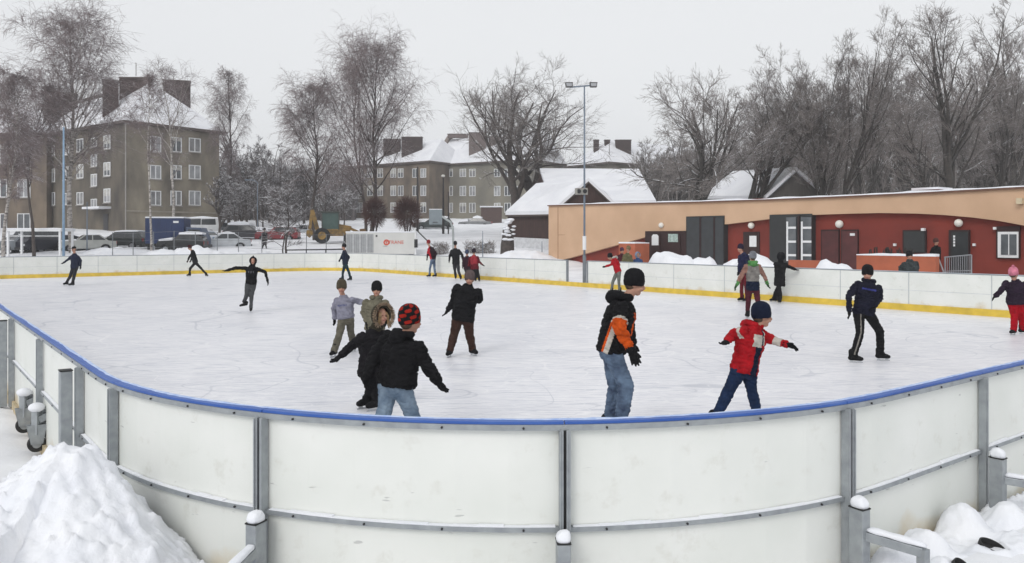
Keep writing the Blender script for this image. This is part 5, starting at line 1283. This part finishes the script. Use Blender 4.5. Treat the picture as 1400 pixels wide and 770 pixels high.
# ================================================================ trees
def barkmat(name,c1,c2,snow=.5,sc=6.0,st=None):
    m=mat(name,c1,.9,.3,sc,.3,30.0,col2=c2,stretch=st); nt=m.node_tree; nd=nt.nodes; lk=nt.links; b=nd['Principled BSDF']
    src=b.inputs['Base Color'].links[0].from_socket
    g=nd.new('ShaderNodeNewGeometry'); sx=nd.new('ShaderNodeSeparateXYZ'); lk.new(g.outputs['True Normal'],sx.inputs[0])
    n=nd.new('ShaderNodeTexNoise'); n.inputs['Scale'].default_value=1.6; lk.new(g.outputs['Position'],n.inputs['Vector'])
    a=nd.new('ShaderNodeMath'); a.operation='MULTIPLY_ADD'; lk.new(n.outputs['Fac'],a.inputs[0]); a.inputs[1].default_value=.9; lk.new(sx.outputs['Z'],a.inputs[2])
    r=nd.new('ShaderNodeMapRange'); lk.new(a.outputs[0],r.inputs[0]); r.inputs[1].default_value=1.62-snow; r.inputs[2].default_value=1.72-snow
    mx=nd.new('ShaderNodeMix'); mx.data_type='RGBA'; lk.new(r.outputs[0],mx.inputs[0]); lk.new(src,mx.inputs[6]); mx.inputs[7].default_value=(.78,.79,.82,1)
    lk.new(mx.outputs[2],b.inputs['Base Color']); return m
BARK=barkmat('bark_dark',srgb(82,74,70),srgb(58,52,50),.42)
BARKR=barkmat('bark_right',srgb(78,74,70),srgb(52,49,47),.42)
TW=barkmat('twig_grey_brown',srgb(130,122,118),srgb(100,93,90),.52)
TWB=barkmat('twig_birch',srgb(136,123,122),srgb(104,93,94),.42)
TWR=barkmat('twig_right',srgb(138,131,128),srgb(106,100,97),.48)
TWS=barkmat('twig_snowy',srgb(112,106,106),srgb(86,80,80),.72)
REDT=barkmat('twig_red',srgb(92,62,58),srgb(64,44,42),.25)
BIRCH=barkmat('birch_bark',srgb(198,192,186),srgb(70,64,62),.40,3.0,(1,1,3.0))
def tree_meshes(kind,h,w,seed,rt=None,lean=0.0,trunks=1,bare=.22,dens=1.0,fine=.0105,gap=0.0):
    """trunk mesh (trunk and limbs) and crown mesh (branchlets and twigs) of one leafless tree"""
    rg=random.Random(seed); T=MB(); Cn=MB(); rt=rt or h*.014
    up=Vector((0,0,1))
    def grow(p,d,L,r,n,trop,wob,mb,sides,r1=.35):
        pts=[p.copy()]; rr=[r]; d=d.normalized()
        for i in range(n):
            d=(d+Vector((rg.gauss(0,wob),rg.gauss(0,wob),rg.gauss(0,wob)+trop))).normalized(); pts.append(pts[-1]+d*L/n); rr.append(r*(1-(1-r1)*(i+1)/n))
        mb.tube(pts,rr,sides,False); return pts,rr
    def at(pts,rr,t):
        f=t*(len(pts)-1); i=min(int(f),len(pts)-2); k=f-i; return pts[i].lerp(pts[i+1],k),rr[i]*(1-k)+rr[i+1]*k,(pts[i+1]-pts[i]).normalized()
    def side(d,ang,rot=None):
        a=d.orthogonal().normalized(); b=d.cross(a); t=rg.random()*6.283 if rot is None else rot
        return (d*math.cos(ang)+(a*math.cos(t)+b*math.sin(t))*math.sin(ang)).normalized()
    K={'birch':dict(n1=34,a1=(.5,.85),t1=.07,n2=10,n3=7,t3=-.17,l2=.5,l3=.55,prof=lambda t:math.sin(math.pi*min(1,(.12+t*.88)))**.8*.9+.1,w1=.10),
       'oak':dict(n1=20,a1=(.7,1.25),t1=.06,n2=9,n3=7,t3=.03,l2=.46,l3=.42,prof=lambda t:(1-.55*t),w1=.14),
       'vase':dict(n1=21,a1=(.35,.7),t1=.10,n2=8,n3=7,t3=.06,l2=.42,l3=.42,prof=lambda t:(1-.5*t),w1=.09),
       'bush':dict(n1=18,a1=(.5,1.1),t1=.06,n2=7,n3=6,t3=.02,l2=.5,l3=.5,prof=lambda t:(1-.5*t),w1=.14)}[kind]
    stems=[]
    for q in range(trunks):
        d=(up+Vector((lean+(0 if trunks==1 else rg.uniform(-1,1)*(.10 if kind=='birch' else .34)),0 if trunks==1 else rg.uniform(-.25,.25),0))).normalized()
        hh=h*(1 if q==0 else rg.uniform(.8,.97)); trop=.03 if kind!='oak' else .0
        pts,rr=grow(Vector((q*.25*(-1)**q,0,-.3)),d,hh*(.97 if kind!='oak' else .8),rt*(1 if q==0 else .75),14,trop,.035 if kind!='oak' else .07,T,8,.12); stems.append((pts,rr))
        if kind in('oak',) :
            for z in range(3):           # forks: co-dominant limbs
                p,r,dd=at(pts,rr,rg.uniform(.22,.42)); p2,r2=grow(p,side(dd,rg.uniform(.35,.6)),h*.62,r*.72,10,.05,.08,T,7,.15); stems.append((p2,r2))
        if kind=='vase':
            for z in range(4):
                p,r,dd=at(pts,rr,rg.uniform(.12,.45)); p2,r2=grow(p,side(dd,rg.uniform(.2,.42)),h*rg.uniform(.5,.68),r*.6,10,.05,.05,T,6,.15); stems.append((p2,r2))
    ns=len(stems); W2=w/2
    for si,(pts,rr) in enumerate(stems):
        n1=int(K['n1']*dens*(1.0 if si==0 else .62)*(1 if ns<4 else .75))
        lo=bare if si==0 or kind=='birch' else .25
        for i in range(n1):
            t=lo+(1-lo)*((i+rg.random())/n1); p,r,d=at(pts,rr,min(t,.985)); tt=(t-lo)/(1-lo)
            a=rg.uniform(*K['a1']); L=W2*K['prof'](tt)*rg.uniform(.75,1.15)/max(.6,math.sin(a)); L*=(.62 if si and kind!='birch' else 1)
            if i>n1*.9: L*=.6
            b1,r1=grow(p,side(d,a),L,max(.02,min(r*.5,.014*L+.015)),7,K['t1'],K['w1'],T,5,.25)
            n2=int(K['n2']*(.5+.5*min(1,L/(W2*.7)))*1.0)
            for j in range(n2):
                t2=rg.uniform(.22,1); p2,q2,d2=at(b1,r1,t2*.99); L2=L*K['l2']*rg.uniform(.5,1.1)*(1.15-.5*t2)
                b2,r2=grow(p2,side(d2,rg.uniform(.4,.9)),L2,max(fine*1.2,q2*.55),4,K['t1']*.5,.13,Cn,3,.45)
                for k in range(K['n3']):
                    t3=rg.uniform(.12,1); p3,q3,d3=at(b2,r2,t3*.99); L3=min(L2*K['l3']*rg.uniform(.6,1.3)+.18,1.5)
                    dd=side(d3,rg.uniform(.35,.95)); b3,r3=grow(p3,dd,L3*(1.25 if kind=='birch' else 1),fine,3 if kind=='birch' else 2,K['t3']*(2 if kind=='birch' else 1),.12,Cn,3,.35)
                    if kind!='bush' and dens>=.9:
                        for m_ in range(3 if kind=='birch' else 2):
                            p4,q4,d4=at(b3,r3,rg.uniform(.2,.95)); grow(p4,side(d4,rg.uniform(.4,.9)),L3*.55,fine*.8,1,K['t3'],.1,Cn,3,.5)
    # fit the grown tree to its real height and spread
    vs=T.v+Cn.v; zs=sorted(v[2] for v in vs); cx_=sorted(v[0] for v in vs); q=len(vs)
    zt=zs[int(q*.997)]; x0,x1=cx_[int(q*.006)],cx_[int(q*.994)]; cy_=sorted(v[1] for v in vs); y0,y1=cy_[int(q*.006)],cy_[int(q*.994)]
    kz=h/zt; kx=w/max(.1,x1-x0); ky=w/max(.1,y1-y0)
    mx_=(x0+x1)/2 if lean<.3 else 0
    for mb in (T,Cn): mb.v=[((v[0]-mx_*sm(h*.1,h*.6,v[2]))*(1+(kx-1)*sm(0,h*.25,v[2])),v[1]*(1+(ky-1)*sm(0,h*.25,v[2])),v[2]*kz) for v in mb.v]
    return T,Cn
_tc={}
def tree(px,D,ytop,wpx,kind,seed,label,bark=None,tw=None,cat='tree',group=None,key=None,ybase=None,rz=None,**kw):
    x=(px-CX)*D/F; z=terr(x,D); h=H-(ytop-HY)*D/F-z; w=wpx*D/F
    bark=bark or BARK; tw=tw or TW
    if key is None or key not in _tc:
        T,Cn=tree_meshes(kind,h,w,seed,**kw)
        tm=T.mesh('trunk',bark,True); cm=Cn.mesh('crown',tw)
        if key is not None: _tc[key]=(tm,cm,h,w)
        sc=(1,1,1)
    else:
        tm,cm,h0,w0=_tc[key]; sc=(w/w0,w/w0,h/h0)
    o=empty(kind=='bush' and 'small_tree' or ('birch_tree' if kind=='birch' else 'bare_tree'),(x,D,z),rz if rz is not None else 0); o.scale=sc; tag(o,label,cat,group)
    a=link(bpy.data.objects.new('trunk',tm),o); b=link(bpy.data.objects.new('crown',cm),o); return o
tree(98,60,-4,145,'birch',11,'tallest birch at the left, rising above the brown grey block',BIRCH,TWB,dens=1.25,bare=.3,rt=.2)
tree(47,56,92,92,'birch',12,'dark trunked birch in front of the cut off left block',BARK,TWB,bare=.4,rt=.13)
tree(4,50,88,80,'birch',13,'white trunked birch at the left edge of the photo',BIRCH,TWB,bare=.35,rt=.14)
tree(206,57,100,60,'birch',14,'slender birch with pale trunk in front of the blue truck',BIRCH,TWB,bare=.5,rt=.10,dens=.6,lean=.0)
tree(236,80,84,84,'birch',15,'pale leaning birch in front of the right face of the brown grey block',BIRCH,TWB,bare=.35,rt=.17,lean=.04,dens=.7)
tree(313,88,93,62,'birch',16,'narrow upright birch at the right corner of the brown grey block',BARK,TWB,bare=.3,rt=.2)
tree(430,74,103,96,'birch',17,'birch with slightly leaning trunk left of the largest middle birch',BARK,TWB,bare=.3,rt=.15,lean=-.03)
tree(505,73,46,152,'birch',22,'largest birch in the middle with two stems above the round bushes',BARK,TWB,trunks=2,bare=.25,rt=.22,dens=1.3)
tree(702,80,88,150,'oak',31,'broad oak with dark trunk left of the floodlight mast',BARK,TW,bare=.35,rt=.42)
tree(722,83,86,195,'oak',32,'second oak stem close to the right of the broad oak, reaching to the mast',BARK,TW,bare=.35,rt=.42)
tree(952,56,106,175,'oak',33,'round crowned tree behind the maroon doors of the pavilion',BARKR,TWR,bare=.42,rt=.32,dens=1.1)
tree(992,60,97,150,'vase',34,'tree with sweeping trunk leaning right behind the pavilion',BARKR,TWR,lean=.55,bare=.3,rt=.26)
tree(1140,58,38,165,'vase',35,'many stemmed tree fanning out above the middle of the pavilion',BARKR,TWR,trunks=4,bare=.3,rt=.22)
tree(1192,66,70,110,'vase',36,'thin stemmed tree between the fanning tree and the forked tree',BARKR,TWR,trunks=2,bare=.3,rt=.18)
tree(1302,54,4,175,'vase',37,'tallest forked tree at the right with snowy lower limbs',BARKR,TWR,bare=.28,rt=.34,dens=1.15)
tree(1238,76,88,120,'vase',38,'grey tree behind and left of the tallest forked tree',BARKR,TWR,bare=.3,rt=.2,trunks=2)
tree(1392,60,40,120,'vase',39,'dark dense tree at the right edge of the photo',BARKR,TWR,bare=.25,rt=.26,trunks=2,dens=1.1)
tree(1068,70,105,110,'vase',40,'tree right of the sweeping tree behind the dark gabled house',BARKR,TWR,bare=.3,rt=.2,trunks=2)
tree(393,58,248,62,'bush',41,'small snowy tree with two stems below the leaning birch',BARK,TWS,trunks=2,bare=.35,rt=.07,fine=.014)
# far woods: single trees, copies of a few kinds
g='far trees behind the car park'; i=0
fr=random.Random(5)
fl=[(286,100,205,54),(300,112,190,60),(322,98,208,52),(338,120,186,64),(352,96,212,50),(368,115,196,60),(384,104,222,54),(400,125,205,64),(416,108,226,50),(446,118,212,64),(462,106,232,56),(478,130,214,64),(300,86,236,44),(360,88,246,44),(444,92,252,46),(470,100,250,46),(330,86,252,40)]
names=['left end of the far tree row by the brown grey block','behind the narrow upright birch','just right of the narrow upright birch','tall in the far tree row above the white grey car','above the snow blanketed car','above the dark red car','left of the leaning birch crown','behind the stem of the leaning birch','between the two middle birches, nearer','between the two middle birches, farther','left of the largest middle birch','behind the largest middle birch','low, below the narrow upright birch','low, above the dark red car','low, above the yellow digger','low, left of the round bushes','low, above the snow blanketed car']
for k,((px,D,yt,w),nm) in enumerate(zip(fl,names)):
    tree(px,D,yt,w,('vase','oak')[k%2],50+k%4,'snow dusted far tree '+nm,BARK,TWS,group=g,key='far%d'%(k%4),rz=fr.random()*6.28,dens=.85,fine=.022,bare=.15,rt=.18)
g='woods behind the pavilion'
fl=[(890,95,190,60),(925,105,176,70),(1010,100,170,80),(1085,110,140,80),(1110,96,120,80),(1205,88,92,80),(1225,110,110,90),(1265,92,96,84),(1330,88,84,84),(1372,84,66,84),(1400,96,80,90),(1425,84,70,90),(1345,78,168,70),(1395,76,172,70),]
names=['at the left end of the woods above the barn roof end','left behind the round crowned tree','right behind the round crowned tree','left of the fanning tree','behind the left side of the fanning tree','above the roof hatch, left','far behind the roof hatch','right of the roof hatch','just right of the forked trunk','left behind the dark edge tree','at the right edge behind the dark tree','beyond the right edge','low right of the forked trunk','low at the right edge']
for k,((px,D,yt,w),nm) in enumerate(zip(fl,names)):
    tree(px,D,yt,w,'vase',60+k%4,'grey wood tree '+nm,BARKR,TWR,group=g,key='wd%d'%(k%4),rz=fr.random()*6.28,dens=.85,fine=.02,bare=.15,rt=.2,trunks=2)
# round bushes, hedges, snowy stump shrub
twigball('round_bush',512,66,291,17,22,330,2300,REDT,'round reddish bush left of the two behind the chiller','bush',r0=.012,group='round bushes')
twigball('round_bush',557,66,292,20,23,330,2700,REDT,'round reddish bush right of the two behind the chiller','bush',r0=.012,group='round bushes')
twigball('hedge',656,60,339,20,9,351,900,TW,'low snow dusted hedge right of the basketball goal','hedge',r0=.014,snow=.04,box=True)
twigball('hedge',602,60,340,11,8,350,500,TW,'short clipped hedge under the basketball goal','hedge',r0=.014,snow=.04,box=True)
D=58; x=(694-CX)*D/F; z=H-(350-HY)*D/F; o=empty('tree_stump',(x,D,z)); tag(o,'tall dark stump piled with lumps of snow left of the barn','stump')
m=MB(); m.lathe([(.52,0),(.47,.8),(.40,1.5),(.34,1.9)],(0,0,0),10); 
for i,v in enumerate(m.v): m.v[i]=(v[0]*(1+.12*noise.noise(Vector(v)*3)),v[1],v[2])
m.build('trunk',BARK,o)
m=MB(); rg=random.Random(4)
for q in range(26):
    zz=rg.uniform(1.1,2.75); m.ell((rg.gauss(0,.18),rg.uniform(-.45,0),zz),(rg.uniform(.12,.3),.2,rg.uniform(.06,.13)),n=8,m=5)
m.build('snow',SNOW,o,smooth=True)
# snow banks behind the barrier
def mb_(px,v,r,ytop,seed,label,ax=1.0):
    D=v/(V.y+V.x*(px-CX)/F); c=Vector(((px-CX)*D/F,D,0)); h=H-(ytop-HY)*D/F
    mound(c.x,c.y,r,h,seed,.18,label,'snow banks behind the far barrier',ax,0,math.atan2(U.y,U.x))
mb_(922,29,1.7,350,3,'snow bank behind the barrier below the grey shutters',1.3); mb_(955,29.5,1.2,353,5,'lower right shoulder of the snow bank below the grey shutters',1.2)
mb_(1030,29,1.6,350,8,'snow bank behind the barrier right of the navy and maroon skater',1.4); mb_(1002,29,1.1,354,9,'small snow bank left of the silver hatted skater')
mb_(1145,29.3,1.3,358,12,'snow bank behind the barrier below the brown double doors',1.1)
for px,D,r,yt,s_,lb in ((268,58,1.6,337,21,'snow heap in front of the light blue car'),(222,57,1.2,341,22,'snow heap in front of the black small car'),(160,60,1.8,339,23,'snow heap in front of the dark green estate'),(712,55,2.0,343,24,'snow slope beside the barn plinth'),(330,60,1.8,341,25,'snow heap near the pointed hood skater beyond the barrier')):
    x=(px-CX)*D/F; mound(x,D,r,max(.25,H-(yt-HY)*D/F-terr(x,D)),s_,.2,lb,'snow heaps by the parked cars',1.5,terr(x,D))

def woods(name,label,p0,p1,D0,D1,ytop,n,mt,seed):
    rg=random.Random(seed); m=MB()
    for q in range(n):
        px=rg.uniform(p0,p1); D=rg.uniform(D0,D1); x=(px-CX)*D/F; z=terr(x,D); f=(px-p0)/(p1-p0)
        yt=ytop(px)+14*noise.noise(Vector((px*.045,D*.02,seed))); ht=H-(yt-HY)*D/F-z
        if q%14==0: m.tube([(x,D,z-.3),(x+rg.gauss(0,.4),D,z+ht*.5),(x+rg.gauss(0,.8),D,z+ht*.9)],[.16,.1,.03],4,False); continue
        b=Vector((x,D,z+ht*(rg.random()**.7)*.98)); d=Vector((rg.gauss(0,.6),rg.gauss(0,.4),rg.uniform(.1,1.1))).normalized()*rg.uniform(.8,2.4)
        m.tube([b,b+d*.5+Vector((rg.gauss(0,.1),0,0)),b+d],[.045,.03,.012],3,False)
    tag(m.build(name,mt),label,kind='stuff')
woods('far_woods','grey leafless woods filling the slope behind the car park',262,486,128,165,lambda p:(222 if p<330 else 228+.10*(p-330)),15000,TWS,3)
woods('far_woods','grey leafless woods filling the background behind the pavilion',880,1480,104,140,lambda p:232-.20*(p-880) if p<1250 else 158,26000,TWR,4)
# ================================================================ sky, sun, air, camera
w=bpy.data.worlds.new('World'); SC.world=w; w.use_nodes=True; nt=w.node_tree; nd=nt.nodes; lk=nt.links; bg=nd['Background']
SUN_EL,SUN_AZ=R(38),R(205)
sky=nd.new('ShaderNodeTexSky'); sky.sky_type='NISHITA'; sky.sun_disc=False; sky.sun_elevation=SUN_EL; sky.sun_rotation=SUN_AZ
hs=nd.new('ShaderNodeHueSaturation'); hs.inputs['Saturation'].default_value=.12; lk.new(sky.outputs[0],hs.inputs['Color'])
tc=nd.new('ShaderNodeTexCoord'); n=nd.new('ShaderNodeTexNoise'); n.inputs['Scale'].default_value=1.4; n.inputs['Detail'].default_value=5; n.inputs['Roughness'].default_value=.45
mp=nd.new('ShaderNodeMapping'); mp.inputs['Scale'].default_value=(1,1,2.5); lk.new(tc.outputs['Generated'],mp.inputs[0]); lk.new(mp.outputs[0],n.inputs['Vector'])
cr=nd.new('ShaderNodeValToRGB'); cr.color_ramp.elements[0].position=.25; cr.color_ramp.elements[1].position=.75
cr.color_ramp.elements[0].color=(6.6,6.73,6.93,1); cr.color_ramp.elements[1].color=(6.85,6.98,7.12,1); lk.new(n.outputs['Fac'],cr.inputs[0])
mx=nd.new('ShaderNodeMix'); mx.data_type='RGBA'; mx.inputs[0].default_value=.88; lk.new(hs.outputs[0],mx.inputs[6]); lk.new(cr.outputs[0],mx.inputs[7])
lk.new(mx.outputs[2],bg.inputs[0]); bg.inputs[1].default_value=.10
sl=bpy.data.lights.new('sun','SUN'); sl.energy=.9; sl.angle=R(25); sl.color=(1,.97,.93)
so=bpy.data.objects.new('sun',sl); COL.objects.link(so)
d=Vector((math.sin(SUN_AZ)*math.cos(SUN_EL),math.cos(SUN_AZ)*math.cos(SUN_EL),math.sin(SUN_EL))); so.rotation_euler=d.to_track_quat('Z','Y').to_euler()
HAZE=.0012
if HAZE:
    m=MB(); m.box((0,110,18),(760,420,46)); hz=bpy.data.materials.new('haze'); hz.use_nodes=True; nt=hz.node_tree
    nt.nodes.remove(nt.nodes['Principled BSDF']); v=nt.nodes.new('ShaderNodeVolumePrincipled'); v.inputs['Color'].default_value=(.93,.94,.97,1); v.inputs['Density'].default_value=HAZE; v.inputs['Anisotropy'].default_value=.2
    nt.links.new(v.outputs[0],nt.nodes['Material Output'].inputs['Volume']); tag(m.build('haze',hz),kind='stuff')
cam=bpy.data.cameras.new('camera'); cam.sensor_width=36; cam.lens=36*F/1400; cam.shift_y=-60/1400; cam.clip_end=4000; cam.clip_start=.05
co=bpy.data.objects.new('camera',cam); co.location=(0,0,H); co.rotation_euler=(R(90),0,0); COL.objects.link(co); SC.camera=co
SC.view_settings.view_transform='Standard'; SC.view_settings.look='None'; SC.view_settings.gamma=1; SC.view_settings.exposure=.43
SC.cycles.max_bounces=6; SC.cycles.diffuse_bounces=3; SC.cycles.glossy_bounces=2; SC.cycles.volume_bounces=0; SC.cycles.use_denoising=True

bpy.data.scenes.remove(TS)
